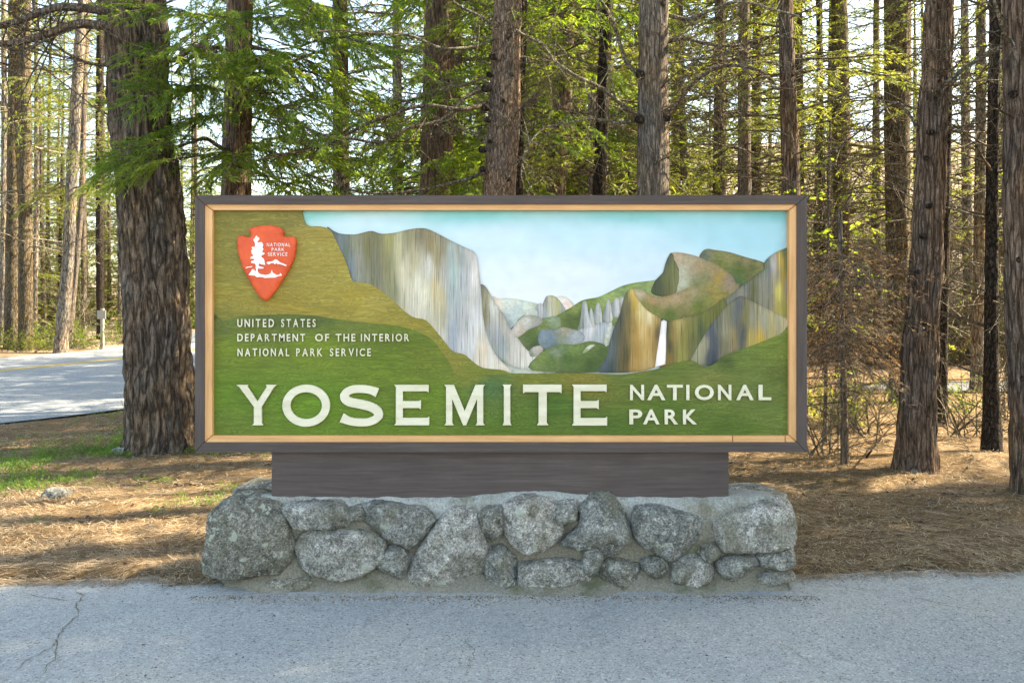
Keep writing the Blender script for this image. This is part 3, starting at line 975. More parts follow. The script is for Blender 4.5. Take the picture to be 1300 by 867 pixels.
painted('painted_dome', [(704, 378), (716, 376), (724, 381), (729, 388), (722, 396), (706, 396), (700, 386)],
        [(712, 380, (225, 215, 215)), (722, 386, (215, 195, 190)), (712, 392, (200, 195, 205))], 1, M['paint_dome'], 3)
painted('painted_dome', [(688, 392), (691, 381), (695, 375.5), (703, 375.5), (709, 380), (715, 388), (717, 396), (700, 404), (688, 404)],
        [(693, 385, (140, 140, 135)), (699, 380, (185, 180, 155)), (700, 395, (190, 185, 165)), (708, 388, (170, 165, 120)), (714, 395, (150, 150, 145)), (690, 400, (150, 158, 170))], 2, M['paint_rock'], 3)
painted('painted_ridge', [(679, 398), (681, 388), (687, 385), (690, 392), (689, 404), (680, 404)],
        [(682, 390, (160, 165, 172)), (687, 395, (205, 200, 205)), (684, 400, (140, 150, 160))], 3, M['paint_rock'], 3)
painted('painted_ridge', [(656, 409), (664, 400), (670, 393), (678, 392), (684, 396), (684, 404), (670, 412)],
        [(668, 396, (200, 205, 205)), (678, 394, (190, 195, 190)), (662, 404, (130, 135, 115)), (676, 403, (180, 180, 185))], 3, M['paint_dome'], 3)
painted('painted_hill', [(700, 412), (706, 400), (722, 392), (736, 383), (744, 380), (760, 377), (775, 370), (790, 363), (806, 359), (830, 356), (868, 352), (872, 400), (860, 440), (700, 450)],
        [(712, 402, (100, 115, 62)), (730, 392, (125, 138, 75)), (745, 384, (110, 128, 65)), (770, 374, (140, 155, 95)), (800, 364, (125, 145, 85)), (835, 360, (140, 155, 100)), (725, 405, (72, 88, 42)), (740, 400, (60, 75, 38)), (850, 358, (130, 145, 90)), (800, 375, (120, 135, 95))], 2, M['paint_hill'])
painted('painted_hill', [(648, 425), (655, 412), (690, 404), (710, 403), (712, 425), (708, 455), (660, 455)],
        [(672, 425, (80, 98, 48)), (690, 412, (110, 122, 70)), (700, 405, (130, 145, 120)), (680, 440, (62, 80, 45)), (700, 430, (85, 100, 80)), (660, 435, (95, 105, 70))], 4, M['paint_hill'], 3.5)
painted('painted_ridge', [(647, 424), (652, 415), (660, 405), (668, 401), (678, 400), (688, 405), (686, 412), (672, 418), (660, 427), (652, 428)],
        [(655, 418, (195, 182, 178)), (668, 408, (190, 186, 182)), (680, 404, (150, 150, 145)), (663, 422, (172, 160, 150)), (676, 411, (160, 155, 155))], 5, M['paint_dome'], 3)
painted('painted_ridge', [(684, 424), (690, 418), (704, 419), (714, 415), (727, 418), (738, 421), (742, 430), (730, 440), (712, 440), (694, 444), (684, 436)],
        [(690, 424, (120, 135, 150)), (700, 432, (105, 120, 140)), (718, 420, (150, 142, 125)), (712, 430, (125, 132, 118)), (730, 428, (150, 155, 165)), (705, 440, (90, 108, 95))], 5, M['paint_dome'], 3)
# the row of pale spires
for sp_ in ([(733, 421), (737, 403), (739, 386), (741.5, 382), (745, 385), (747, 398), (754, 413), (756, 424), (744, 430), (734, 428)],
            [(747, 412), (748, 394), (750.5, 391), (753, 398), (755, 414)],
            [(753, 408), (755, 392), (759, 384), (762, 388), (764, 400), (764, 412), (757, 412)],
            [(765, 404), (768, 390), (771, 381), (774, 382), (777, 396), (778, 405), (773, 410), (768, 409)],
            [(775, 396), (778, 384), (781, 379), (786, 380), (788, 395), (785, 403), (779, 402)],
            [(784, 392), (786, 380), (790, 377), (795, 384), (792, 400)]):
    xm = sum(p[0] for p in sp_) / len(sp_)
    painted('painted_spire', sp_, [(xm - 4, 395, (130, 138, 145)), (xm + 3, 392, (200, 196, 196)), (xm, 410, (165, 165, 170)), (xm - 4, 415, (120, 130, 125)), (xm + 4, 405, (195, 190, 190))], 3, M['paint_rock'], 2.6)
painted('painted_ridge', [(728, 430), (732, 421), (742, 416), (752, 414), (764, 409), (776, 412), (784, 420), (784, 440), (760, 437), (740, 441), (726, 440)],
        [(738, 422, (180, 180, 190)), (750, 420, (200, 195, 200)), (765, 414, (170, 175, 185)), (775, 425, (150, 155, 165)), (755, 432, (160, 168, 175)), (735, 435, (120, 130, 145)), (770, 436, (140, 145, 150))], 4, M['paint_rock'], 3)
painted('painted_ridge', [(668, 452), (676, 441), (688, 439), (689, 446), (680, 455), (672, 457)],
        [(680, 443, (178, 168, 165)), (674, 450, (120, 125, 115)), (686, 446, (165, 155, 150))], 5, M['paint_dome'], 3)
painted('painted_hill', [(676, 470), (684, 450), (698, 442), (712, 437), (732, 437), (748, 433), (764, 436), (776, 442), (776, 470)],
        [(690, 450, (115, 130, 70)), (712, 441, (100, 118, 80)), (730, 440, (110, 130, 70)), (752, 438, (95, 110, 60)), (700, 455, (85, 105, 45)), (720, 455, (70, 92, 40)), (740, 452, (82, 102, 48)), (765, 450, (70, 88, 42)), (750, 462, (62, 82, 38)), (705, 448, (120, 130, 110))], 6, M['paint_hill'], 4)
painted('painted_dome', [(739, 448), (744, 441), (750, 437.5), (755, 438), (750, 442), (744, 447)], [(748, 440, (200, 200, 185)), (743, 446, (150, 155, 130))], 7, M['paint_dome'], 2.6)
painted('painted_dome', [(765, 452), (767, 430), (770, 415), (775, 408), (777, 412), (774, 430), (770, 445)], [(772, 415, (195, 196, 190)), (768, 440, (175, 178, 165))], 6, M['paint_dome'], 3)
# right-hand forms
painted('painted_hill', [(888, 330), (891, 320), (898, 316), (908, 317.5), (925, 320), (945, 326), (972, 335), (968, 350), (950, 370), (900, 350)],
        [(895, 324, (88, 95, 82)), (908, 322, (120, 118, 72)), (925, 326, (128, 122, 80)), (950, 332, (125, 112, 82)), (915, 336, (98, 105, 48)), (940, 343, (76, 90, 38)), (955, 338, (90, 95, 50)), (965, 335, (115, 108, 72)), (935, 355, (70, 92, 55)), (902, 319, (118, 118, 98))], 2, M['paint_hill'], 4)
painted('painted_cliff', [(827, 372), (831, 358), (838, 350), (842, 345), (845, 334), (849, 325), (853, 321.5), (860, 335), (862, 350), (858, 372), (845, 377)],
        [(848, 330, (78, 85, 68)), (835, 362, (62, 70, 50)), (842, 350, (88, 92, 58)), (852, 345, (105, 105, 66)), (857, 362, (118, 118, 80)), (848, 370, (90, 90, 55))], 4, M['paint_rock'], 3.5)
painted('painted_dome', [(850, 325), (853, 321), (862, 320.5), (880, 324), (896, 330), (912, 337), (925, 347), (931, 352), (934, 360), (938, 364), (920, 400), (860, 400), (856, 372), (858, 352), (857, 340), (851, 333)],
        [(858, 325, (172, 150, 130)), (875, 330, (160, 146, 126)), (866, 345, (170, 164, 148)), (866, 360, (172, 172, 158)), (885, 340, (150, 130, 105)), (905, 345, (142, 124, 92)), (912, 352, (150, 124, 62)), (925, 358, (138, 120, 104)), (895, 352, (120, 118, 85)), (885, 362, (108, 112, 74)),
         (905, 368, (140, 124, 66)), (870, 375, (118, 118, 78)), (890, 372, (134, 126, 84)), (912, 380, (105, 105, 55))], 3, M['paint_dome'], 4, bulge=0.004)
painted('painted_dome', [(803, 368), (808, 367), (818, 370), (830, 377), (845, 376), (858, 372), (872, 366), (880, 362), (890, 366), (905, 372), (925, 372), (915, 385), (900, 394), (884, 400), (868, 402), (862, 410), (842, 410), (828, 402), (812, 386), (804, 376)],
        [(812, 373, (178, 160, 140)), (828, 380, (165, 128, 100)), (842, 384, (150, 128, 95)), (820, 384, (125, 120, 66)), (832, 392, (112, 114, 58)), (850, 398, (80, 98, 38)), (862, 392, (118, 112, 70)), (872, 380, (140, 124, 90)), (878, 370, (146, 134, 100)),
         (885, 388, (92, 104, 44)), (900, 382, (120, 118, 62)), (912, 376, (140, 124, 62)), (858, 380, (165, 140, 110)), (850, 405, (88, 100, 44))], 5, M['paint_dome'], 4, bulge=0.003)
painted('painted_cliff', [(834, 408), (850, 406), (862, 405), (878, 401), (892, 396), (905, 388), (918, 378), (922, 392), (906, 420), (890, 440), (876, 458), (860, 462), (835, 464)],
        [(846, 415, (62, 64, 38)), (855, 425, (140, 118, 66)), (850, 440, (70, 66, 42)), (862, 412, (165, 148, 95)), (868, 430, (128, 118, 62)), (880, 412, (112, 110, 58)), (895, 402, (100, 102, 48)), (890, 420, (62, 76, 48)), (878, 438, (98, 98, 60)), (865, 450, (135, 130, 66)), (908, 392, (98, 98, 48)), (850, 455, (120, 98, 48))], 6, M['paint_rock'], 3.5)
painted('painted_cliff', [(757, 472), (762, 464), (768, 452), (773, 438), (778, 420), (783, 408), (787, 398), (790, 385), (794, 374), (799, 368), (804, 367.5), (808, 376), (814, 386), (824, 396), (838, 404), (840, 410), (836, 440), (834, 462), (820, 470), (790, 473)],
        [(803, 370, (200, 170, 95)), (794, 378, (108, 102, 72)), (797, 392, (95, 88, 62)), (806, 388, (180, 145, 62)), (812, 392, (215, 195, 140)), (824, 400, (218, 200, 162)), (832, 408, (170, 140, 85)), (788, 405, (66, 70, 58)), (782, 425, (74, 80, 74)), (775, 445, (78, 88, 92)),
         (768, 460, (70, 82, 92)), (790, 430, (92, 80, 56)), (798, 415, (120, 100, 60)), (806, 420, (168, 132, 68)), (815, 418, (200, 168, 112)), (824, 425, (178, 142, 84)), (834, 420, (85, 74, 48)), (795, 450, (84, 74, 42)), (808, 445, (160, 124, 62)), (820, 445, (182, 148, 88)),
         (830, 445, (150, 120, 70)), (805, 462, (165, 130, 75)), (822, 460, (180, 150, 105)), (790, 465, (92, 82, 50)), (775, 468, (58, 72, 72))], 6, M['paint_rock'], 3.2, bulge=0.006)
painted('painted_waterfall', [(839, 408), (842, 406), (846, 408), (845, 425), (845, 445), (844, 462), (838, 464), (831, 466), (834, 445), (837, 425)],
        [(842, 412, (225, 230, 232)), (840, 440, (245, 246, 248)), (838, 460, (250, 250, 250)), (834, 464, (225, 230, 232))], 8, M['paint_sky'], 3, False)
painted('painted_cliff', [(918, 384), (930, 372), (946, 360), (962, 348), (970, 342), (970, 334), (977, 326), (986, 320), (998, 315), (1006, 314), (1006, 420), (1000, 408), (975, 395), (940, 378), (925, 390)],
        [(930, 378, (108, 110, 100)), (948, 364, (100, 102, 98)), (942, 372, (130, 125, 115)), (955, 368, (90, 88, 55)), (968, 355, (120, 120, 110)), (975, 345, (102, 105, 108)), (982, 335, (168, 160, 160)), (986, 350, (140, 130, 110)), (988, 370, (190, 175, 90)),
         (990, 330, (180, 150, 60)), (994, 350, (150, 125, 45)), (998, 340, (110, 110, 60)), (1001, 360, (118, 110, 130)), (978, 380, (125, 118, 100)), (990, 395, (160, 145, 70)), (975, 365, (120, 120, 112)), (998, 395, (130, 130, 70)), (972, 332, (85, 100, 75)), (995, 318, (85, 98, 70))], 5, M['paint_rock'], 3.5)
painted('painted_cliff', [(876, 460), (882, 446), (892, 428), (902, 412), (912, 400), (922, 388), (934, 379), (941, 376), (955, 383), (972, 391), (990, 400), (1006, 409), (1006, 418), (985, 428), (965, 438), (945, 444), (925, 450), (905, 462), (890, 464)],
        [(888, 445, (150, 145, 118)), (895, 440, (140, 134, 112)), (902, 420, (72, 78, 92)), (906, 435, (66, 72, 86)), (912, 410, (105, 105, 92)), (920, 420, (140, 132, 108)), (918, 440, (110, 104, 80)), (930, 400, (96, 98, 96)), (938, 392, (84, 88, 98)), (930, 430, (136, 120, 84)), (938, 420, (92, 92, 84)),
         (925, 395, (118, 114, 85)), (944, 400, (112, 106, 62)), (942, 425, (66, 70, 72)), (955, 405, (128, 126, 110)), (968, 410, (145, 142, 124)), (952, 432, (170, 148, 78)), (965, 430, (182, 150, 60)), (985, 412, (160, 152, 122)), (998, 412, (178, 164, 135)), (980, 425, (165, 150, 100)), (905, 455, (48, 56, 70)), (898, 452, (60, 68, 82))], 7, M['paint_rock'], 3.4, bulge=0.004)
# El Capitan-like wall on the left and its buttress
painted('painted_cliff', [(608, 366), (612, 361), (618, 366), (624, 376), (630, 386), (636, 395), (642, 404), (648, 417), (658, 430), (668, 443), (678, 450), (688, 455), (692, 462), (688, 468), (660, 468), (640, 460), (620, 440), (608, 400)],
        [(613, 368, (118, 112, 92)), (618, 378, (150, 145, 122)), (626, 390, (205, 202, 196)), (616, 400, (120, 112, 80)), (624, 410, (165, 162, 158)), (636, 405, (175, 168, 160)), (632, 425, (150, 152, 158)), (640, 440, (135, 145, 150)), (645, 425, (180, 172, 168)), (655, 445, (195, 188, 182)),
         (672, 455, (208, 200, 195)), (688, 462, (205, 195, 185)), (645, 458, (180, 175, 170)), (640, 470, (80, 105, 95)), (620, 430, (140, 145, 150))], 5, M['paint_rock'], 3.5)
painted('painted_cliff', [(416, 290), (423, 293), (433, 297), (450, 298), (460, 296), (472, 293.5), (484, 297), (500, 296), (520, 291.5), (533, 290), (543, 291), (556, 297), (575, 307), (592, 315), (602, 320), (606, 329), (609, 350), (611, 372), (613, 400), (618, 425), (626, 445), (638, 460), (650, 471),
                          (640, 474), (610, 470), (590, 455), (565, 440), (545, 420), (520, 402), (500, 396), (480, 375), (450, 360), (446, 350), (435, 325)],
        [(425, 298, (92, 100, 100)), (432, 310, (104, 114, 122)), (445, 340, (108, 120, 132)), (440, 325, (96, 108, 96)), (450, 305, (128, 128, 108)), (456, 330, (140, 138, 130)), (465, 315, (116, 112, 78)), (475, 300, (112, 106, 78)), (478, 330, (112, 110, 90)), (482, 350, (118, 116, 98)),
         (486, 315, (128, 124, 92)), (495, 305, (148, 142, 96)), (494, 335, (132, 130, 96)), (500, 370, (128, 128, 100)), (507, 320, (176, 170, 140)), (512, 350, (202, 194, 172)), (520, 300, (135, 128, 100)), (528, 330, (172, 162, 138)), (530, 360, (214, 208, 190)), (525, 385, (190, 184, 172)),
         (535, 296, (122, 112, 88)), (545, 340, (196, 192, 188)), (546, 310, (132, 118, 84)), (552, 365, (196, 178, 140)), (555, 325, (150, 138, 106)), (562, 310, (136, 128, 108)), (560, 380, (186, 172, 140)), (565, 350, (160, 160, 160)), (572, 320, (158, 168, 166)), (576, 345, (162, 182, 186)),
         (575, 380, (160, 170, 176)), (585, 325, (146, 150, 150)), (590, 360, (170, 172, 178)), (585, 400, (172, 172, 176)), (596, 330, (180, 176, 176)), (602, 350, (206, 202, 206)), (604, 400, (204, 202, 206)), (600, 425, (200, 196, 196)), (575, 420, (150, 158, 172)), (560, 405, (168, 160, 140)),
         (590, 440, (186, 184, 190)), (612, 450, (206, 190, 172)), (625, 460, (212, 204, 196)), (545, 400, (184, 178, 160)), (600, 380, (180, 178, 176)), (570, 300, (140, 135, 118)), (590, 318, (165, 165, 160)), (540, 375, (216, 210, 192)), (560, 430, (190, 184, 176)), (640, 470, (205, 195, 180))], 6, M['paint_rock'], 3.4, bulge=0.004)
# olive shoulder and the long green meadow
painted('painted_hill', [(262, 260), (380, 260), (384, 270), (388, 283), (395, 287.5), (408, 288), (419, 292), (426, 303), (433, 318), (441, 336), (448, 356), (460, 359), (475, 363), (488, 372), (500, 382), (515, 396), (526, 403), (540, 406), (552, 418), (565, 434), (575, 446), (590, 450), (602, 460), (615, 467), (640, 470), (650, 480), (640, 505), (560, 500), (262, 480)],
        [(275, 275, (118, 118, 55)), (340, 270, (122, 124, 62)), (375, 275, (120, 118, 60)), (300, 320, (126, 124, 58)), (400, 300, (150, 142, 72)), (400, 340, (146, 138, 68)), (440, 355, (148, 142, 68)), (300, 380, (136, 130, 58)), (360, 390, (142, 132, 56)), (450, 380, (152, 142, 62)), (420, 400, (140, 134, 60)),
         (500, 400, (142, 136, 60)), (530, 415, (136, 132, 56)), (560, 440, (128, 130, 54)), (600, 470, (112, 124, 48)), (280, 400, (120, 122, 56)), (480, 385, (156, 146, 72)), (580, 462, (126, 128, 54)), (420, 330, (154, 144, 70))], 8, M['paint_green'], 6, bulge=0.0)
painted('painted_meadow', [(262, 404), (285, 407), (300, 403), (330, 400), (380, 399), (420, 404), (450, 408), (490, 412), (515, 416), (545, 428), (560, 445), (572, 462), (580, 476), (610, 476), (640, 474), (680, 474), (720, 473), (757, 474), (790, 475), (815, 472), (835, 468), (852, 462), (870, 458), (880, 458), (892, 465), (905, 462), (918, 452), (935, 445), (955, 438), (975, 430), (990, 424), (1010, 415), (1010, 560), (262, 560)],
        [(275, 415, (90, 106, 50)), (340, 405, (82, 98, 48)), (400, 402, (80, 98, 48)), (330, 415, (96, 112, 46)), (450, 412, (100, 116, 50)), (300, 440, (104, 126, 36)), (400, 440, (108, 132, 38)), (500, 440, (92, 114, 34)), (550, 460, (98, 116, 36)), (300, 500, (88, 122, 32)), (400, 510, (92, 130, 30)), (480, 470, (96, 122, 34)),
         (560, 500, (96, 126, 34)), (290, 545, (92, 118, 40)), (500, 545, (90, 122, 34)), (600, 478, (110, 120, 46)), (620, 490, (72, 108, 62)), (680, 480, (112, 120, 46)), (740, 482, (120, 118, 50)), (700, 510, (70, 104, 34)), (800, 482, (92, 110, 44)), (850, 470, (92, 112, 48)), (900, 480, (110, 122, 62)), (940, 460, (100, 122, 56)),
         (925, 460, (70, 92, 42)), (980, 440, (104, 124, 50)), (960, 490, (98, 118, 58)), (850, 520, (80, 108, 34)), (980, 520, (96, 116, 52)), (780, 545, (72, 104, 34)), (930, 545, (78, 106, 36)), (650, 545, (80, 112, 34)), (990, 480, (88, 104, 40)), (860, 490, (100, 118, 52))], 9, M['paint_green'], 6)

# ---- raised lettering
m, N, L, b = mat('cream_letter_paint', 0.5, 0.35)
v = coords(N, L)
c = ramp(N, L, noise_t(N, L, coords(N, L, (1, 1, 5)), 5, 4, 0.6), [(0.35, (0.63, 0.56, 0.40)), (0.65, (0.75, 0.69, 0.53))])
L.new(c, b.inputs['Base Color'])
bump(N, L, b, noise_t(N, L, coords(N, L, (2, 1, 1)), 40, 3), 0.15, 0.002)
M['cream'] = m
m, N, L, b = mat('red_orange_paint', 0.5, 0.35)
v = coords(N, L)
n = noise_t(N, L, v, 9, 5, 0.7)
L.new(ramp(N, L, n, [(0.3, (0.62, 0.068, 0.022)), (0.7, (0.80, 0.115, 0.035))]), b.inputs['Base Color'])
bump(N, L, b, noise_t(N, L, v, 30, 4), 0.4, 0.004)
M['red'] = m

LZ = PY - 0.0022 * 9 - 0.001      # in front of the meadow layer
def extr(name, loops, Yface, thick, m, bevel=0.0012, parent=sign, O=SO, depth_px=None):
    """closed outlines in photo pixels -> solid letter; holes are handled by the curve fill"""
    cu = bpy.data.curves.new(name, 'CURVE')
    cu.dimensions = '2D'
    cu.fill_mode = 'BOTH'
    cu.extrude = thick / 2
    cu.bevel_depth = bevel
    cu.bevel_resolution = 0
    for lp in loops:
        s = cu.splines.new('POLY')
        s.points.add(len(lp) - 1)
        for k, (px, py) in enumerate(lp):
            p = at(px, py, Yface)
            s.points[k].co = (p[0], p[2], 0, 1)
        s.use_cyclic_u = True
    o = bpy.data.objects.new('tmp', cu)
    COL.objects.link(o)
    me = bpy.data.meshes.new_from_object(o.evaluated_get(bpy.context.evaluated_depsgraph_get()))
    bpy.data.objects.remove(o)
    V = np.empty(len(me.vertices) * 3, np.float32)
    me.vertices.foreach_get('co', V)
    V = V.reshape(-1, 3)
    V2 = np.stack([V[:, 0], Yface + thick / 2 - V[:, 2], V[:, 1]], 1) - O
    me.vertices.foreach_set('co', V2.astype(np.float32).ravel())
    me.name = name
    me.materials.clear()
    me.materials.append(m)
    bm_fix(me)
    return link(name, me, parent)

def c5(pts): return [(240 + x / 3.25, 390 + y / 3.25) for x, y in pts]
def c6(pts): return [(620 + x / 3.095, 440 + y / 3.095) for x, y in pts]
def ell(cx, cy, rx, ry, n=44): return [(cx + rx * math.cos(2 * math.pi * k / n), cy + ry * math.sin(2 * math.pi * k / n)) for k in range(n)]
def ellr(*a): return ell(*a)[::-1]
TH = 0.014
E_ = [(848, 321), (988, 321), (988, 351), (981, 346), (881, 346), (881, 388), (947, 388), (956, 383), (956, 420), (947, 415), (881, 415), (881, 457), (983, 457), (990, 452), (990, 486), (848, 486), (854, 478), (854, 329)]
BIG = [c5([(197, 321), (243, 321), (240, 328), (282, 390), (322, 328), (318, 321), (360, 321), (350, 329), (299, 410), (299, 478), (305, 486), (262, 486), (268, 478), (268, 410), (208, 329)]), None, None, c5(E_),
       c5([(1055, 321), (1092, 321), (1137, 430), (1182, 321), (1219, 321), (1213, 329), (1213, 478), (1219, 486), (1183, 486), (1189, 478), (1189, 374), (1143, 486), (1131, 486), (1085, 374), (1085, 478), (1091, 486), (1055, 486), (1061, 478), (1061, 329)]),
       c6([(57, 150), (90, 150), (85.5, 157), (85.5, 300), (90, 308), (57, 308), (61.5, 300), (61.5, 157)]),
       c6([(137, 150), (287, 150), (287, 183), (280, 178), (229, 178), (229, 300), (235, 308), (192, 308), (198, 300), (198, 178), (144, 178), (137, 183)]),
       c6([(330 + (x - 848) * 136 / 142, 150 + (y - 321) * 159 / 165) for x, y in E_])]
for i, g in enumerate(BIG):
    if i == 1:
        extr('letter', [c5(ell(483, 406, 97.5, 86)), c5(ellr(483, 406, 66, 56))], LZ - TH, TH, M['cream'])
    elif i == 2:
        cl_ = catmull([(776, 352), (745, 341), (708, 337), (672, 340), (646, 354), (643, 376), (664, 391), (708, 400), (752, 412), (779, 432), (776, 456), (745, 472), (705, 475), (664, 470), (630, 456)], False, 5)
        T = np.gradient(cl_, axis=0); T /= np.linalg.norm(T, axis=1)[:, None]
        S_ = np.stack([-T[:, 1], T[:, 0]], 1)
        k = np.linspace(0, 1, len(cl_))
        w = 15.5 + 2.5 * (np.abs(k - 0.5) < 0.2) + 3.0 * (sm(k, 0.93, 1) + sm(1 - k, 0.93, 1))
        a = cl_ + S_ * w[:, None]; bb = cl_ - S_ * w[:, None]
        extr('letter', [c5(list(map(tuple, np.concatenate([a, bb[::-1]]))))], LZ - TH, TH, M['cream'])
    else:
        extr('letter', [g], LZ - TH, TH, M['cream'])

GL = {}
def glyph(ch, off=0.02):
    """outline of one capital as a flat mesh of the built-in typeface, unit box"""
    key = (ch, off)
    if key in GL:
        return GL[key]
    cu = bpy.data.curves.new('g', 'FONT')
    cu.body = ch
    cu.size = 1.0
    cu.resolution_u = 4
    cu.offset = off
    cu.extrude = 0.5
    o = bpy.data.objects.new('g', cu)
    COL.objects.link(o)
    me = bpy.data.meshes.new_from_object(o.evaluated_get(bpy.context.evaluated_depsgraph_get()))
    bpy.data.objects.remove(o)
    V = np.empty(len(me.vertices) * 3, np.float32)
    me.vertices.foreach_get('co', V)
    V = V.reshape(-1, 3)
    V[:, 0] -= V[:, 0].min()
    V[:, 1] -= V[:, 1].min()
    w, h = V[:, 0].max(), V[:, 1].max()
    GL[key] = (me, V.copy(), w, h)
    return GL[key]
def letter(ch, x0, x1, y0, y1, Yface, thick, m, parent=sign, O=SO, off=0.02, tilt=0.0):
    me, V, w, h = glyph(ch, off)
    me2 = me.copy()
    px = x0 + V[:, 0] / w * (x1 - x0)
    py = y1 - V[:, 1] / h * (y1 - y0)
    X = (px - CX) / F * Yface
    Z = CZ - (py - HY) / F * Yface
    Yv = Yface + (0.5 - V[:, 2]) * thick
    me2.vertices.foreach_set('co', (np.stack([X, Yv, Z], 1) - O).astype(np.float32).ravel())
    me2.materials.clear()
    me2.materials.append(m)
    me2.name = 'letter'
    bm_fix(me2)
    return link('letter', me2, parent)
def word(txt, x0, x1, y0, y1, Yface, thick, m, gap=0.28, **kw):
    h = y1 - y0
    ws = [glyph(c, kw.get('off', 0.02))[2] / 0.72 * h for c in txt]
    g = gap * h
    k = (x1 - x0 - g * (len(txt) - 1)) / sum(ws)
    x = x0
    for c, w in zip(txt, ws):
        letter(c, x, x + w * k, y0, y1, Yface, thick, m, **kw)
        x += w * k + g
def p5(x, y): return 240 + x / 3.25, 390 + y / 3.25
def p6(x, y): return 620 + x / 3.095, 440 + y / 3.095
TW = 0.010
for (ch, x0, x1) in [('N', 557, 612), ('A', 624, 696), ('T', 702, 764), ('I', 778, 790), ('O', 812, 886), ('N', 903, 955), ('A', 974, 1043), ('L', 1062, 1112)]:
    letter(ch, p6(x0, 0)[0], p6(x1, 0)[0], p6(0, 150)[1], p6(0, 210)[1], LZ - TW, TW, M['cream'], off=0.022)
for (ch, x0, x1) in [('P', 554, 605), ('A', 608, 673), ('R', 693, 746), ('K', 765, 820)]:
    letter(ch, p6(x0, 0)[0], p6(x1, 0)[0], p6(0, 247)[1], p6(0, 305)[1], LZ - TW, TW, M['cream'], off=0.022)
for txt, x0, x1, y0, y1 in [('UNITED', 199, 350, 49, 82), ('STATES', 380, 522, 49, 82), ('DEPARTMENT', 199, 479, 110, 141), ('OF', 520, 578, 110, 141), ('THE', 605, 686, 110, 141), ('INTERIOR', 709, 908, 110, 141),
                            ('NATIONAL', 200, 413, 170, 202), ('PARK', 442, 550, 170, 202), ('SERVICE', 581, 750, 170, 202)]:
    word(txt, p5(x0, 0)[0], p5(x1, 0)[0], p5(0, y0)[1], p5(0, y1)[1], LZ - 0.006, 0.006, M['cream'], off=0.016, gap=0.3)

# ---- arrowhead emblem
EM = PY - 0.0022 * 8 - 0.004
def ce(pts, sc=7.88): return [(295 + x / sc, 280 + y / sc) for x, y in pts]
ah = [(175, 95), (215, 70), (290, 55), (350, 50), (420, 55), (470, 68), (510, 95), (520, 120), (505, 150), (540, 168), (590, 165), (635, 180), (645, 220), (640, 300), (618, 390), (580, 480), (520, 580), (450, 690), (385, 770), (345, 808), (300, 780),
      (240, 700), (180, 600), (120, 490), (85, 390), (65, 290), (55, 200), (70, 165), (110, 150), (160, 172), (195, 170), (200, 150), (190, 125)]
AH = resample(np.array(ce(ah)), 2.2)
q = np.stack([AH[:, 0] * 0.5, AH[:, 1] * 0.5, AH[:, 0] * 0], 1)
AH = AH + (np.stack([vn(q, 5), vn(q, 6)], 1) - 0.5) * 1.3
def emblem():
    v2, f, n = fill(AH, 2.6)
    d = edgedist(AH, v2)
    h = 0.018 + 0.008 * sm(d, 0, 4.5) + (vn(np.stack([v2[:, 0] * .5, v2[:, 1] * .5, d * 0], 1), 8) - 0.5) * 0.003 * (d < 5)
    V = np.array([at(px, py, EM) for px, py in v2])
    V[:, 1] = EM - h
    back = V[:n].copy()
    back[:, 1] = EM + 0.004
    N0 = len(V)
    i = np.arange(n); j = (i + 1) % n
    me = mesh_np('arrowhead_emblem', np.concatenate([V, back]) - SO, [f, np.stack([i, j, N0 + j, N0 + i], 1)], [M['red']], [0, 0], True)
    bm_fix(me)
    return link('arrowhead_emblem', me, sign)
emb = emblem()
emb['label'] = 'red orange arrowhead shield with white tree and lettering'
m, N, L, b = mat('white_emblem_paint', 0.5, 0.3)
b.inputs['Base Color'].default_value = (0.82, 0.82, 0.80, 1)
M['white'] = m
EF = EM - 0.0278
tree_p = [(240, 148), (252, 165), (268, 175), (270, 190), (255, 205), (250, 218), (262, 222), (290, 215), (305, 232), (308, 250), (300, 270), (312, 285), (300, 305), (300, 318), (328, 330), (305, 345), (292, 350), (290, 365), (312, 380), (320, 400), (328, 445), (295, 440), (265, 430),
          (262, 455), (315, 470), (308, 480), (275, 482), (258, 478), (252, 500), (262, 525), (285, 538), (330, 545), (365, 540), (385, 525), (395, 492), (402, 520), (440, 545), (470, 545), (480, 525), (498, 550), (450, 560), (430, 572), (380, 572), (330, 575), (290, 565), (240, 566), (228, 552),
          (160, 545), (180, 520), (200, 485), (210, 500), (215, 480), (225, 510), (238, 500), (232, 470), (235, 450), (226, 432), (190, 425), (186, 408), (215, 400), (222, 385), (180, 382), (184, 365), (215, 350), (195, 335), (188, 300), (205, 290), (190, 275), (200, 262), (222, 268), (228, 240), (222, 215), (208, 195), (222, 180)]
extr('emblem_tree', [ce(tree_p)], EF, 0.0008, M['white'], 0.0, emb)
extr('emblem_mountain', [ce([(340, 428), (350, 415), (375, 412), (400, 408), (430, 388), (450, 395), (475, 418), (510, 432), (545, 448), (535, 456), (490, 440), (465, 435), (455, 440), (440, 425), (425, 440), (410, 425), (385, 428), (365, 440)])], EF, 0.0008, M['white'], 0.0, emb)
extr('emblem_hill', [ce([(130, 474), (150, 463), (200, 458), (198, 466), (160, 470), (134, 480)])], EF, 0.0008, M['white'], 0.0, emb)
for txt, x0, x1, y0, y1 in [('NATIONAL', 345, 578, 225, 260), ('PARK', 392, 520, 275, 305), ('SERVICE', 355, 550, 320, 355)]:
    a0, a1 = ce([(x0, y0), (x1, y1)])
    word(txt, a0[0], a1[0], a0[1], a1[1], EF, 0.0008, M['white'], off=0.004, gap=0.28, parent=emb)
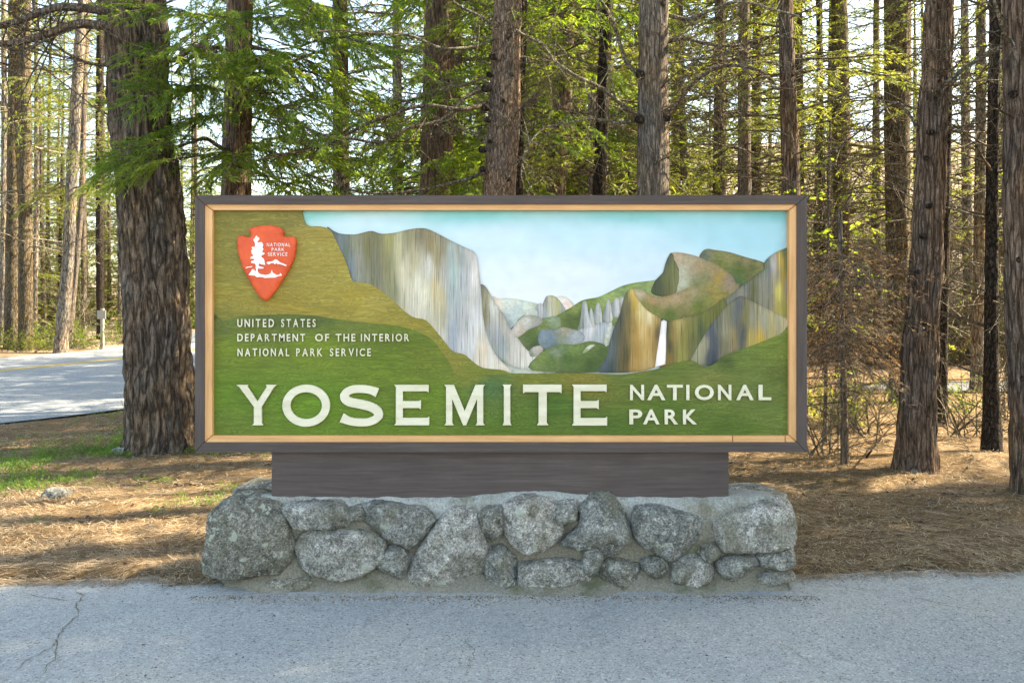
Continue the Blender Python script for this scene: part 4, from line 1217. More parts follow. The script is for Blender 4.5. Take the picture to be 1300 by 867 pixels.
# ------------------------------------------------------------------ vegetation kit
def grow(rng, L, kind, droop=0.25, twig_gap=0.10, spread=0.42, leaf=(0.075, 0.010), r0=0.018, nl=7, spacing=0.05, dens=1.0, tubes=4):
    """one bough along +X: limb, side twigs, leaves"""
    A = Acc()
    n = 12
    t = np.linspace(0, 1, n)
    bend = rng.uniform(-0.15, 0.15) * L
    P = np.stack([t * L, bend * t ** 2 + rng.normal(0, 0.015 * L, n) * t, -droop * L * t ** 2 + 0.12 * L * t + rng.normal(0, 0.012 * L, n) * t], 1)
    if kind == 'bare':
        P[:, 2] += 0.25 * L * t ** 3 * rng.uniform(-0.5, 1)
    A.add(*tube(P, r0 * (1 - 0.85 * t) + 0.0015, tubes), 0)
    lo, ld, ls = [], [], []
    x = L * 0.10 if kind != 'bare' else L * 0.15
    side = 1
    while x < L * 0.98:
        k = x / L
        base = np.array([np.interp(k, t, P[:, c]) for c in range(3)])
        side = -side
        ln = (spread * L * (1 - k) ** 0.7 + 0.10 * L) * rng.uniform(0.6, 1.15)
        ang = rng.uniform(0.7, 1.15)
        az = side * ang
        vert = rng.normal(0.0, 0.25)
        if kind == 'bare':
            vert = rng.normal(0.1, 0.7)
        d = np.array((math.cos(az), math.sin(az), vert))
        d /= np.linalg.norm(d)
        m_ = 5
        s = np.linspace(0, 1, m_)
        curl = rng.uniform(-0.25, 0.25, 3)
        Q_ = base + d * (s * ln)[:, None] + (np.array((0.25, -0.12 * side, -droop * 0.9)) + curl * (1.4 if kind == 'bare' else 0.4)) * (s ** 2 * ln)[:, None]
        A.add(*tube(Q_, (r0 * 0.42 * (1 - k) + 0.0022) * (1 - 0.75 * s) + 0.0008, 3), 0)
        if kind == 'bare':
            for _ in range(rng.integers(1, 5)):
                kk = rng.uniform(0.2, 0.95)
                b2 = np.array([np.interp(kk, s, Q_[:, c]) for c in range(3)])
                d2 = d + rng.normal(0, 0.7, 3)
                d2 /= np.linalg.norm(d2)
                l2 = ln * rng.uniform(0.2, 0.55)
                s2 = np.linspace(0, 1, 4)
                A.add(*tube(b2 + d2 * (s2 * l2)[:, None] + rng.normal(0, 0.3, 3) * (s2 ** 2 * l2)[:, None], 0.0022 * (1 - 0.7 * s2) + 0.0006, 3), 0)
        else:
            ns = max(2, int(ln / spacing))
            for q_ in range(ns):
                if rng.random() > dens:
                    continue
                kk = (q_ + 0.6) / ns
                b2 = np.array([np.interp(kk, s, Q_[:, c]) for c in range(3)])
                td = np.gradient(Q_, axis=0)[min(m_ - 1, int(kk * m_))]
                td = td / np.linalg.norm(td)
                sd = 1 if q_ % 2 else -1
                for w in range(nl):
                    a2 = (w / max(1, nl - 1) - 0.5) * (1.9 if kind == 'cedar' else 3.4) + sd * (0.45 if kind == 'cedar' else 0.0) + rng.normal(0, 0.15)
                    ca, sa = math.cos(a2), math.sin(a2)
                    dd = np.array((td[0] * ca - td[1] * sa, td[0] * sa + td[1] * ca, td[2] + rng.normal(-0.25 if kind == 'cedar' else 0.0, 0.28)))
                    dd /= np.linalg.norm(dd)
                    lo.append(b2 + rng.normal(0, 0.006, 3))
                    ld.append(dd)
                    ls.append(rng.uniform(0.65, 1.25) * (1.15 if abs(w - nl / 2) < 1.2 else 0.85))
        x += twig_gap * rng.uniform(0.7, 1.3)
    if lo:
        lo, ld, ls = np.array(lo), np.array(ld), np.array(ls)
        A.add(*leaves(rng, lo, ld, leaf[0] * ls, leaf[1] * ls), 1)
    return A

def leaves(rng, o, d, ln, w, flat=0.6):
    n = len(o)
    up = np.tile((0.0, 0.0, 1.0), (n, 1)) * flat + rng.normal(0, 0.45, (n, 3))
    s = np.cross(d, up)
    s /= np.linalg.norm(s, axis=1)[:, None] + 1e-9
    ln, w = ln[:, None], w[:, None]
    V = np.stack([o, o + d * ln * 0.45 + s * w * 0.5, o + d * ln, o + d * ln * 0.45 - s * w * 0.5], 1).reshape(-1, 3)
    Q = np.arange(n * 4).reshape(n, 4)
    return V, Q

BM = {}
def lib(key, count, fn, name, mats, smooth=False):
    BM[key] = []
    for k in range(count):
        A = fn(np.random.default_rng(hash_s(key) + k))
        BM[key].append(A.mesh(name, mats, smooth))
def hash_s(s):
    return sum((i + 1) * ord(c) for i, c in enumerate(s)) % 99991
lib('cedar', 5, lambda r: grow(r, 1.9, 'cedar', 0.42, 0.075, 0.36, (0.085, 0.013), 0.016, 8, 0.042), 'leafy_bough', [M['twig'], M['cedar']])
lib('yellow', 3, lambda r: grow(r, 1.9, 'cedar', 0.28, 0.11, 0.36, (0.09, 0.014), 0.016, 6, 0.06), 'leafy_bough', [M['twig'], M['yellow']])
lib('needle', 4, lambda r: grow(r, 1.8, 'needle', 0.15, 0.12, 0.34, (0.060, 0.006), 0.015, 9, 0.045), 'leafy_bough', [M['twig'], M['needle']])
lib('bare', 7, lambda r: grow(r, 2.0, 'bare', 0.10, 0.15, 0.42, r0=0.015), 'bare_branch', [M['twig']])
lib('barepale', 4, lambda r: grow(r, 2.0, 'bare', -0.05, 0.22, 0.42, r0=0.017), 'bare_branch', [M['twig_pale']])
lib('dead', 3, lambda r: grow(r, 1.1, 'needle', 0.35, 0.08, 0.42, (0.05, 0.005), 0.009, 8, 0.05, 0.8), 'dead_bough', [M['twig'], M['deadneedle']])
lib('broad', 3, lambda r: grow(r, 1.0, 'needle', 0.1, 0.12, 0.40, (0.055, 0.038), 0.007, 2, 0.09, 0.8), 'leafy_bough', [M['twig'], M['broad']])

# simplified boughs for whole crowns: few, larger sprays
def mini(rng, kind):
    return grow(rng, 1.0, kind, 0.28 if kind == 'cedar' else 0.12, 0.13, 0.42, (0.095, 0.014) if kind == 'cedar' else (0.075, 0.009), 0.010, 6, 0.075, 0.9, 3).arrays()
def crown(rng, kind, H, R, n, z0=0.0, bare_low=0.0):
    """crown of height H and radius R, z measured from its foot"""
    pool = [mini(rng, kind) for _ in range(4)]
    A = Acc()
    for i in range(n):
        k = rng.random() ** 1.15
        z = z0 + k * (H - z0)
        ln = R * ((1 - k) ** 0.75 * 0.9 + 0.12) * rng.uniform(0.55, 1.15)
        az = rng.uniform(0, 2 * math.pi)
        el = rng.uniform(-0.35, 0.15) + 0.5 * k
        V, Q, mi_ = pool[rng.integers(4)]
        ce_, se_ = math.cos(el), math.sin(el)
        V2 = V * np.array((ln, ln * rng.uniform(0.8, 1.2), ln))
        X = V2[:, 0] * ce_ - V2[:, 2] * se_
        Z = V2[:, 0] * se_ + V2[:, 2] * ce_
        c_, s_ = math.cos(az), math.sin(az)
        W = np.stack([X * c_ - V2[:, 1] * s_, X * s_ + V2[:, 1] * c_, Z + z], 1)
        A.V.append(W); A.Q.append(Q + A.n); A.M.append(mi_); A.C.append(np.ones((len(W), 3))); A.n += len(W)
    return A
CROWN = {}
for key, kind, mt_, H, R, n, cnt in [('deep_y', 'cedar', 'yellow', 15, 2.5, 78, 2), ('deep_c', 'cedar', 'cedar', 15, 2.5, 85, 1), ('deep_n', 'needle', 'needle', 15, 2.4, 75, 1), ('shade', 'cedar', 'cedar', 13, 2.3, 130, 1), ('cedar', 'cedar', 'cedar', 13, 2.3, 60, 2), ('yellow', 'cedar', 'yellow', 13, 2.1, 50, 2), ('needle', 'needle', 'needle', 14, 2.4, 52, 2), ('thin', 'needle', 'yellow', 14, 2.0, 28, 2)]:
    CROWN[key] = []
    for k in range(cnt):
        CROWN[key].append(crown(np.random.default_rng(100 + k + hash_s(key)), kind, H, R, n).mesh('crown', [M['twig'], M[mt_]]))

def trunk_mesh(C, R, zs, m, nseg, relief, seed, name='trunk', lobes=0.0):
    """C(z)->x,y offset, R(z)->radius, local to the tree's base"""
    th = np.arange(nseg) * 2 * math.pi / nseg
    cx, cy = C(zs)
    rr = R(zs)
    cs, sn = np.cos(th), np.sin(th)
    dirs = np.stack([cs, sn], 1)
    T, Z = np.meshgrid(th, zs)
    rad = np.repeat(rr[:, None], nseg, 1)
    r_ref = float(np.median(rr))
    ux, uy = np.cos(T) * r_ref, np.sin(T) * r_ref
    wob = (fbm(np.stack([Z.ravel() * 1.3, Z.ravel() * 0 + seed, T.ravel() * 0], 1), 2, seed) - 0.5) * 0.12
    p = np.stack([ux.ravel() * 17 + wob * 22, uy.ravel() * 17 + wob * 9, Z.ravel() * 1.25 + seed * 3.1], 1)
    rdg = 1 - np.abs(fbm(p, 3, seed) - 0.5) * 4.2
    p2 = np.stack([ux.ravel() * 40, uy.ravel() * 40, Z.ravel() * 9], 1)
    d = -np.clip(rdg, 0, 1) * relief + (fbm(p2, 2, seed + 3) - 0.5) * relief * 0.8
    p4 = np.stack([ux.ravel() * 3.2, uy.ravel() * 3.2, Z.ravel() * 0.8 + seed], 1)
    rad = rad.ravel() * (1 + lobes * (fbm(p4, 2, seed + 8) - 0.5)) + d + relief * 0.4
    V = np.stack([np.repeat(cx, nseg) + np.cos(T).ravel() * rad, np.repeat(cy, nseg) + np.sin(T).ravel() * rad, Z.ravel()], 1)
    i = np.arange(len(zs) - 1)[:, None] * nseg
    j = np.arange(nseg)[None]
    j2 = (j + 1) % nseg
    Q = np.stack([i + j, i + j2, i + nseg + j2, i + nseg + j], -1).reshape(-1, 4)
    return mesh_np(name, V, Q, [m], 0, True)

def rot_x_to(az, el, roll):
    return (Matrix.Rotation(az, 4, 'Z') @ Matrix.Rotation(-el, 4, 'Y') @ Matrix.Rotation(roll, 4, 'X'))

def attach(root, key, x, y, z, az, el, sc, roll=0.0):
    if key == 'bare' and rnd.random() < 0.3:
        key = 'barepale'
    me = BM[key][rnd.randrange(len(BM[key]))]
    o = bpy.data.objects.new(me.name, me)
    COL.objects.link(o)
    o.parent = root
    o.matrix_local = Matrix.Translation((x, y, z)) @ rot_x_to(az, el, roll) @ Matrix.Diagonal((sc, sc * rnd.choice((-1, 1)), sc, 1))
    return o

TRUNKS = []
def tree(name, label, path, Y, m, H=20, group=None, seg=40, relief=0.012, lobes=0.12, flare=0.35, dz=0.09, boughs=(), crown_key=None, crown_z=5.5, crown_s=1.0, zvis=7.0, hide_az=None, scale_y=1.0, cat='tree'):
    """path: rows of (image row, left, right) of the trunk's outline, all at distance Y; the foot is where the last row meets the ground"""
    rows = sorted(path)
    zr = np.array([CZ - (r[0] - HY) / F * Y for r in rows])[::-1]
    xc = np.array([((r[1] + r[2]) / 2 - CX) / F * Y for r in rows])[::-1]
    ra = np.array([(r[2] - r[1]) / 2 / F * Y for r in rows])[::-1] * 0.965
    bx = float(xc[0] if zr[0] < 0.6 else np.interp(0, [zr[0] - 1, zr[0]], [xc[0], xc[0]]))
    if len(zr) > 1 and zr[0] > 0.3:
        sl_ = (xc[-1] - xc[0]) / (zr[-1] - zr[0])
        bx = float(xc[0] - sl_ * zr[0] * 0.8)
    gz0 = gzs(bx, Y) - 0.05
    ztop = H
    sl_ = (xc[-1] - xc[0]) / max(0.5, (zr[-1] - zr[0])) if len(zr) > 1 else 0.0
    zz = np.concatenate([[gz0 - 0.01], zr[zr > gz0 + 0.3], [zr[-1] + 3, ztop]])
    xx = np.concatenate([[bx], xc[zr > gz0 + 0.3], [xc[-1] + sl_ * 3, xc[-1] + sl_ * 3 + sl_ * 0.3 * (ztop - zr[-1] - 3)]])
    rr = np.concatenate([[ra[0] * 1.04], ra[zr > gz0 + 0.3], [ra[-1] * 0.85, 0.02]])
    root = thing(name, label, cat, (bx, Y, gz0), group)
    seed = len(TRUNKS) + 3
    wy = rnd.uniform(-0.25, 0.25)
    def C(z):
        return np.interp(z + gz0, zz, xx) - bx, wy * np.sin(z / 5.0) * 0.5
    def R(z):
        r = np.interp(z + gz0, zz, rr)
        return r * (1 + flare * np.exp(-z / 0.16) )
    zs = np.concatenate([np.arange(0, zvis, dz), np.linspace(zvis, ztop - gz0, 16)])
    link('trunk', trunk_mesh(C, R, zs, m, seg, relief, seed, 'trunk', lobes), root)
    for (key, n, z0, z1, s0, s1, e0, e1) in boughs:
        for _ in range(int(n * (1.15 if key == 'bare' else 1))):
            z = rnd.uniform(z0, z1)
            for _t in range(12):
                az = rnd.uniform(0, 2 * math.pi)
                if hide_az is None or math.cos(az - hide_az) < 0.35:
                    break
            cx, cy = C(np.array([z]))
            r = float(R(np.array([z]))[0]) * 0.8
            attach(root, key, float(cx[0]) + math.cos(az) * r, float(np.atleast_1d(cy)[0]) + math.sin(az) * r, z, az, rnd.uniform(e0, e1), rnd.uniform(s0, s1), rnd.uniform(-0.4, 0.4))
    if crown_key:
        me = CROWN[crown_key][rnd.randrange(len(CROWN[crown_key]))]
        cx, cy = C(np.array([crown_z]))
        o = link('crown', me, root, (float(cx[0]), float(np.atleast_1d(cy)[0]), crown_z))
        sc = (ztop - gz0 - crown_z + 0.8) / 13.5
        o.scale = (crown_s, crown_s, sc)
        o.rotation_euler = (0, 0, rnd.uniform(0, 6.28))
    TRUNKS.append((bx, Y, ra[0]))
    root['_C'] = 0
    del root['_C']
    return root

def limb(root, pts, r0, r1, m, twigs=14, tl=0.5, name='limb', seed=1, foliage=None, nfol=0, fs=(0.5, 0.9)):
    """a limb through (px, py, Y) points, grown into its tree"""
    rr = np.random.default_rng(seed)
    P = np.array([at(*p) for p in pts])
    P = catmull(P, False, 5)
    w = fbm(P * 3.1, 3, seed) - 0.5
    P[:, 2] += w * 0.06
    k = np.linspace(0, 1, len(P))
    O = np.array(root.location)
    A = Acc()
    A.add(*tube(P - O, r0 + (r1 - r0) * k, 8), 0)
    for _ in range(twigs):
        kk = rr.uniform(0.12, 0.98)
        b_ = np.array([np.interp(kk, k, P[:, c]) for c in range(3)])
        d = np.array((rr.normal(0, 0.6), rr.normal(0, 0.5), rr.normal(-0.3, 0.7)))
        d /= np.linalg.norm(d)
        l2 = tl * rr.uniform(0.4, 1.3)
        s = np.linspace(0, 1, 7)
        cv = rr.normal(0, 0.45, 3)
        Q_ = b_ + d * (s * l2)[:, None] + cv * (s ** 2 * l2)[:, None]
        A.add(*tube(Q_ - O, (r1 * 0.22 + 0.003) * (1 - 0.8 * s) + 0.0012, 4), 0)
        for _k in range(rr.integers(1, 4)):
            k3 = rr.uniform(0.3, 0.95)
            b3 = np.array([np.interp(k3, s, Q_[:, c]) for c in range(3)])
            d3 = d + rr.normal(0, 0.7, 3)
            d3 /= np.linalg.norm(d3)
            s3 = np.linspace(0, 1, 4)
            A.add(*tube(b3 + d3 * (s3 * l2 * 0.5)[:, None] - O, 0.0025 * (1 - 0.6 * s3), 3), 0)
    o = link(name, A.mesh(name, [m], True), root)
    for _ in range(nfol):
        kk = rr.uniform(0.15, 1.0)
        b_ = np.array([np.interp(kk, k, P[:, c]) for c in range(3)]) - O
        attach(root, foliage, *b_, rnd.uniform(0, 6.28), rnd.uniform(-0.9, 0.2), rnd.uniform(*fs), rnd.uniform(-1, 1))
    return o

# ------------------------------------------------------------------ the trees that can be told apart
PI = math.pi
NB = -PI / 2
t1 = tree('conifer_tree', 'massive leaning conifer with deeply furrowed grey-brown bark just left of the sign', [(0, 135, 209), (150, 142, 214), (290, 155, 236), (440, 161, 243), (540, 164, 247), (570, 163, 249)], 8.6, M['bark_big'], 24, None, 210, 0.055, 0.09, 0.14, 0.026,
          [('bare', 8, 3.2, 6, 0.5, 0.9, -0.2, 0.3)], 'needle', 7.5, 1.4, 5.4)
limb(t1, [(150, 17, 8.4), (120, 13, 8.3), (80, 9, 8.2), (55, 14, 8.1), (25, 27, 8.0), (0, 33, 7.9), (-60, 48, 7.8)], 0.050, 0.026, M['bark_grey'], 26, 0.75, seed=3)
limb(t1, [(150, 36, 8.4), (125, 32, 8.3), (95, 33, 8.2), (60, 42, 8.1), (30, 52, 8.0), (0, 56, 7.9), (-60, 62, 7.7)], 0.054, 0.028, M['bark_grey'], 30, 0.85, seed=4)
limb(t1, [(150, 84, 8.4), (110, 80, 8.2), (75, 62, 8.0), (50, 45, 7.9)], 0.022, 0.008, M['twig'], 16, 0.6, seed=5)
limb(t1, [(205, 76, 8.4), (225, 74, 8.2), (250, 60, 8.0), (275, 66, 7.8)], 0.035, 0.012, M['bark_grey'], 6, 0.4, seed=6, foliage='cedar', nfol=4, fs=(0.3, 0.55))
t2 = tree('cedar_tree', 'shaded reddish cedar trunk behind the left end of the sign, hung with bright green sprays', [(0, 285, 318), (248, 279, 318), (545, 276, 322)], 9.9, M['bark_red'], 21, None, 64, 0.016, 0.1, 0.2, 0.05,
          [('cedar', 34, 2.5, 6.4, 0.7, 1.1, -0.35, 0.15), ('bare', 9, 2.5, 5, 0.5, 0.9, -0.3, 0.2)], 'thin', 7.5, 1.1, 6.2, hide_az=PI * 1.2)
# its long low boughs come forward past the big trunk
for (px, py, Y, az, sc) in [(262, 178, 9.2, 3.5, 0.62), (255, 198, 9.0, 3.75, 0.6), (238, 192, 8.5, 3.6, 0.5), (245, 212, 8.7, 3.85, 0.5), (232, 200, 8.0, 3.3, 0.42), (225, 185, 7.9, 3.5, 0.42), (222, 205, 7.9, 3.9, 0.4), (205, 196, 7.8, 3.3, 0.4), (300, 150, 9.2, 4.5, 0.8),
                            (262, 30, 8.8, 4.5, 0.7), (255, 70, 8.8, 4.4, 0.6), (262, 110, 8.9, 4.6, 0.6), (330, 90, 9.0, 4.9, 0.9), (350, 140, 9.0, 5.2, 0.9), (380, 60, 9.2, 5.6, 1.0), (300, 30, 8.8, 4.8, 0.9), (340, 180, 9.1, 5.3, 0.7), (290, 120, 9.0, 4.5, 0.8), (400, 20, 9.2, 5.0, 0.9), (290, 210, 9.3, 4.7, 0.6), (270, 150, 9.0, 4.2, 0.5)]:
    p = at(px, py, Y) - np.array(t2.location)
    attach(t2, 'cedar', *p, az, rnd.uniform(-0.25, 0.0), sc, rnd.uniform(-0.5, 0.5))
limb(t2, [(285, 190, 9.8), (262, 178, 9.3), (240, 182, 8.7), (215, 190, 8.1)], 0.03, 0.01, M['twig'], 8, 0.3, seed=61)
limb(t2, [(300, 120, 9.8), (330, 105, 9.3), (370, 80, 9.2), (420, 60, 9.3)], 0.03, 0.01, M['twig'], 14, 0.5, seed=62)
limb(t2, [(300, 70, 9.8), (270, 62, 9.2), (240, 75, 8.7), (222, 95, 8.4)], 0.03, 0.01, M['twig'], 14, 0.5, seed=63)
t3 = tree('conifer_tree', 'slim moss-green trunk against blue sky gaps above the left half of the sign', [(0, 422, 442), (248, 423, 445)], 12.5, M['bark_moss'], 20, None, 44, 0.010, 0.08, 0.2, 0.08,
          [('needle', 12, 3.2, 7.5, 0.5, 0.85, -0.3, 0.2), ('bare', 24, 3, 8, 0.7, 1.2, -0.4, 0.3)], 'needle', 8.5, 1.0, 8.0)
t4 = tree('cedar_tree', 'broad dim cedar trunk wrapped in dark green sprays left of the scaly pine', [(0, 540, 578), (130, 537, 577), (248, 533, 575)], 12.0, M['bark_red'], 22, None, 64, 0.02, 0.14, 0.2, 0.06,
          [('cedar', 24, 3.0, 8, 0.7, 1.15, -0.35, 0.1), ('bare', 6, 3, 7, 0.6, 1.0, -0.3, 0.2)], 'cedar', 7.0, 1.3, 7.6)
t5 = tree('pine_tree', 'scaly brown pine with a sunlit right flank, behind the sign left of centre', [(0, 625, 664), (120, 620, 661), (248, 611, 655)], 9.0, M['bark_pine'], 23, None, 96, 0.018, 0.14, 0.2, 0.04,
          [('bare', 20, 2.6, 6.0, 0.5, 1.0, -0.3, 0.3)], 'needle', 7.2, 1.3, 6.0)
limb(t5, [(622, 113, 8.95), (595, 122, 8.8), (560, 152, 8.7), (520, 162, 8.6), (485, 180, 8.5), (450, 178, 8.4), (412, 172, 8.3), (370, 155, 8.3), (345, 150, 8.2)], 0.024, 0.010, M['twig'], 26, 0.6, seed=7)
limb(t5, [(620, 130, 8.95), (590, 140, 8.7), (540, 135, 8.6), (500, 145, 8.5), (460, 160, 8.5), (420, 182, 8.4), (370, 195, 8.3), (330, 203, 8.2)], 0.026, 0.010, M['twig'], 28, 0.6, seed=8)
limb(t5, [(617, 218, 8.95), (585, 230, 8.8), (545, 240, 8.7), (505, 244, 8.6), (460, 244, 8.5), (430, 235, 8.5), (390, 222, 8.4)], 0.02, 0.008, M['twig'], 18, 0.5, seed=9)
limb(t5, [(627, 50, 8.95), (600, 60, 8.8), (560, 62, 8.6), (520, 45, 8.5), (480, 42, 8.4), (430, 40, 8.3), (390, 45, 8.2)], 0.022, 0.008, M['twig_pale'], 20, 0.55, seed=10)
limb(t5, [(627, 32, 8.95), (605, 20, 8.7), (580, 5, 8.5), (560, -15, 8.4)], 0.02, 0.01, M['twig_pale'], 8, 0.4, seed=11)
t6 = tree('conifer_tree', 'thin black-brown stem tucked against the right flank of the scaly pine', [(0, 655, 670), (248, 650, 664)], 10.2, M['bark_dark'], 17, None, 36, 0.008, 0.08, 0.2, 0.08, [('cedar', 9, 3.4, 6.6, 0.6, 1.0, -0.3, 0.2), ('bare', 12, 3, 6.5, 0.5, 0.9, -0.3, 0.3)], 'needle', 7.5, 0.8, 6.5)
t7 = tree('cedar_tree', 'dark reddish cedar trunk midway between the scaly pine and the jet-dark stem', [(0, 702, 730), (120, 700, 726), (248, 694, 719)], 13.0, M['bark_red'], 21, None, 50, 0.014, 0.12, 0.2, 0.08,
          [('cedar', 12, 4.0, 8.2, 0.6, 1.0, -0.3, 0.2), ('yellow', 10, 3.6, 8.2, 0.6, 1.0, -0.3, 0.2), ('bare', 16, 3, 8, 0.7, 1.1, -0.3, 0.3)], 'cedar', 7.5, 1.2, 8.0)
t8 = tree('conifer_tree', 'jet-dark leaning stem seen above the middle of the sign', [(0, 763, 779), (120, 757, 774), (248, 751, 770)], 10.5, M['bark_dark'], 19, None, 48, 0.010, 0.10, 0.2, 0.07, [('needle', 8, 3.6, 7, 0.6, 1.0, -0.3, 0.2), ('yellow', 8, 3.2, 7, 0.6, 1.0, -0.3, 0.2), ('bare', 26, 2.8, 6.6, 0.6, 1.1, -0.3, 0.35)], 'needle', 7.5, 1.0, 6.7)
t9 = tree('fir_tree', 'straight thick grey-brown trunk standing upright just right of the sign\'s centre', [(0, 811, 849), (120, 809, 849), (248, 808, 850)], 8.6, M['bark_grey'], 24, None, 96, 0.010, 0.05, 0.2, 0.035, [('needle', 4, 4.6, 6, 0.4, 0.7, -0.3, 0.2), ('bare', 6, 2.8, 5.8, 0.4, 0.8, -0.2, 0.3)], 'thin', 7.5, 1.2, 5.8)
limb(t9, [(814, 152, 8.6), (795, 138, 8.4), (765, 112, 8.2), (735, 100, 8.0), (705, 78, 7.9), (685, 58, 7.8), (655, 38, 7.7)], 0.026, 0.010, M['twig_pale'], 24, 0.55, seed=12)
limb(t9, [(812, 95, 8.6), (795, 78, 8.5), (785, 50, 8.4), (775, 22, 8.3), (765, 5, 8.2), (750, -20, 8.1)], 0.028, 0.012, M['twig_pale'], 12, 0.5, seed=13)
limb(t9, [(812, 152, 8.6), (780, 156, 8.4), (745, 152, 8.2), (715, 158, 8.1), (690, 165, 8.0), (668, 190, 7.9), (662, 215, 7.9)], 0.018, 0.006, M['twig_pale'], 22, 0.5, seed=14)
limb(t9, [(846, 150, 8.6), (862, 128, 8.5), (880, 105, 8.4), (905, 88, 8.3), (930, 82, 8.2), (965, 92, 8.1), (985, 110, 8.0)], 0.030, 0.012, M['twig'], 24, 0.6, seed=15)
limb(t9, [(846, 55, 8.6), (870, 50, 8.5), (900, 58, 8.3), (935, 60, 8.2), (975, 48, 8.0), (1010, 50, 7.9)], 0.022, 0.008, M['twig'], 20, 0.5, seed=16)
limb(t9, [(846, 20, 8.6), (875, 25, 8.5), (905, 12, 8.4), (940, 2, 8.2), (980, 14, 8.0), (1015, 22, 7.9)], 0.024, 0.01, M['twig_pale'], 18, 0.5, seed=17)
t10 = tree('conifer_tree', 'faint slender trunk between the thick grey-brown fir and the leafy stem to its right', [(0, 908, 922), (248, 905, 922)], 16, M['bark_moss'], 20, None, 32, 0.01, 0.08, 0.2, 0.12, [('needle', 8, 4, 10, 0.8, 1.2, -0.3, 0.2), ('yellow', 8, 3, 10, 0.8, 1.2, -0.3, 0.2), ('bare', 14, 4, 9, 0.8, 1.3, -0.3, 0.3)], 'thin', 8.5, 1.1, 9)
t11 = tree('conifer_tree', 'narrow brown trunk with green tufts at sign-top height, left of the tall reddish stem', [(0, 936, 950), (248, 935, 953)], 13.5, M['bark_grey'], 20, None, 36, 0.01, 0.08, 0.2, 0.1, [('yellow', 9, 3.5, 8.5, 0.5, 0.9, -0.3, 0.2), ('bare', 20, 3, 8, 0.7, 1.2, -0.3, 0.3)], 'thin', 8.0, 1.1, 8.5)
t12 = tree('conifer_tree', 'tall reddish-brown stem rising just inside the sign\'s upper right corner', [(0, 990, 1009), (248, 994, 1018), (570, 999, 1026)], 9.2, M['bark_red'], 21, None, 60, 0.010, 0.06, 0.2, 0.05, [('yellow', 7, 3.6, 6.4, 0.6, 1.0, -0.3, 0.2), ('needle', 5, 3.6, 6.4, 0.6, 0.9, -0.3, 0.2), ('bare', 26, 2.2, 6.2, 0.6, 1.1, -0.35, 0.35)], 'thin', 7.5, 1.0, 6.2)
t13 = tree('conifer_tree', 'hazy pale trunk in yellow-green foliage just right of the sign', [(60, 1057, 1078), (248, 1058, 1082), (450, 1062, 1088)], 17, M['bark_moss'], 20, None, 40, 0.012, 0.08, 0.2, 0.12, [('yellow', 14, 3, 11, 0.8, 1.3, -0.3, 0.2), ('bare', 14, 2, 9, 0.9, 1.4, -0.3, 0.3)], 'thin', 8, 1.2, 9.5)
t14 = tree('cedar_tree', 'mossy brown trunk right behind and left of the great leaning reddish trunk', [(0, 1122, 1156), (248, 1124, 1154), (500, 1130, 1153)], 12.5, M['bark_moss'], 22, None, 60, 0.014, 0.1, 0.2, 0.07, [('needle', 8, 4.5, 8, 0.5, 0.9, -0.3, 0.2), ('yellow', 10, 3.2, 8, 0.6, 1.0, -0.3, 0.2), ('bare', 34, 1.2, 8, 0.7, 1.2, -0.35, 0.3)], 'needle', 8.2, 1.2, 8)
t15 = tree('cedar_tree', 'great reddish shaggy-barked trunk leaning right, in full view right of the sign', [(0, 1179, 1213), (160, 1168, 1205), (300, 1159, 1199), (450, 1147, 1190), (560, 1138, 1188), (598, 1134, 1187)], 7.5, M['bark_red'], 23, None, 150, 0.032, 0.20, 0.10, 0.028, [('bare', 14, 1.2, 5, 0.4, 0.8, -0.3, 0.3)], 'thin', 7.5, 1.1, 5.2)
limb(t15, [(1165, 165, 7.5), (1140, 130, 7.7), (1100, 160, 7.8), (1050, 200, 7.9), (1030, 230, 8.0)], 0.014, 0.006, M['twig'], 14, 0.5, seed=18)
limb(t15, [(1185, 120, 7.5), (1225, 85, 7.3), (1260, 65, 7.2), (1300, 48, 7.1), (1340, 45, 7.0)], 0.020, 0.02, M['twig_pale'], 10, 0.4, seed=19)
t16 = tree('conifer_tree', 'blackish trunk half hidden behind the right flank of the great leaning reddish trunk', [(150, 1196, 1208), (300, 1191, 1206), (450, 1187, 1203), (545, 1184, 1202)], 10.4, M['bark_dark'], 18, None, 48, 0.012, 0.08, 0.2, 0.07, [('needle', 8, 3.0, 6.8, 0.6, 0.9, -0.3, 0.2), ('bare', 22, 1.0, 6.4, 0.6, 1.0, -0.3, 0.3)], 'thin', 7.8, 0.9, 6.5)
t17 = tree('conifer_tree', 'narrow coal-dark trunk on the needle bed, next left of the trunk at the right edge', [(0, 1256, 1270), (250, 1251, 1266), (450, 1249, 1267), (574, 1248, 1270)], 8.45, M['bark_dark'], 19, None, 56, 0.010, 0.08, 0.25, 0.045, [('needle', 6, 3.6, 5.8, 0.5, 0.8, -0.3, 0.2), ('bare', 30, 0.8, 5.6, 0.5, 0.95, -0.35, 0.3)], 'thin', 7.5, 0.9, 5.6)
t18 = tree('conifer_tree', 'near brown trunk cut off by the right edge of the photo', [(0, 1272, 1306), (250, 1272, 1312), (450, 1281, 1324), (628, 1286, 1336)], 6.6, M['bark_red'], 22, None, 120, 0.022, 0.10, 0.12, 0.03, [('bare', 8, 1.8, 4.4, 0.4, 0.7, -0.3, 0.3)], 'thin', 7.0, 1.0, 4.6)
limb(t18, [(1285, 55, 6.6), (1275, 45, 6.4), (1268, 20, 6.3), (1255, -20, 6.2)], 0.018, 0.012, M['twig_pale'], 5, 0.3, seed=20)
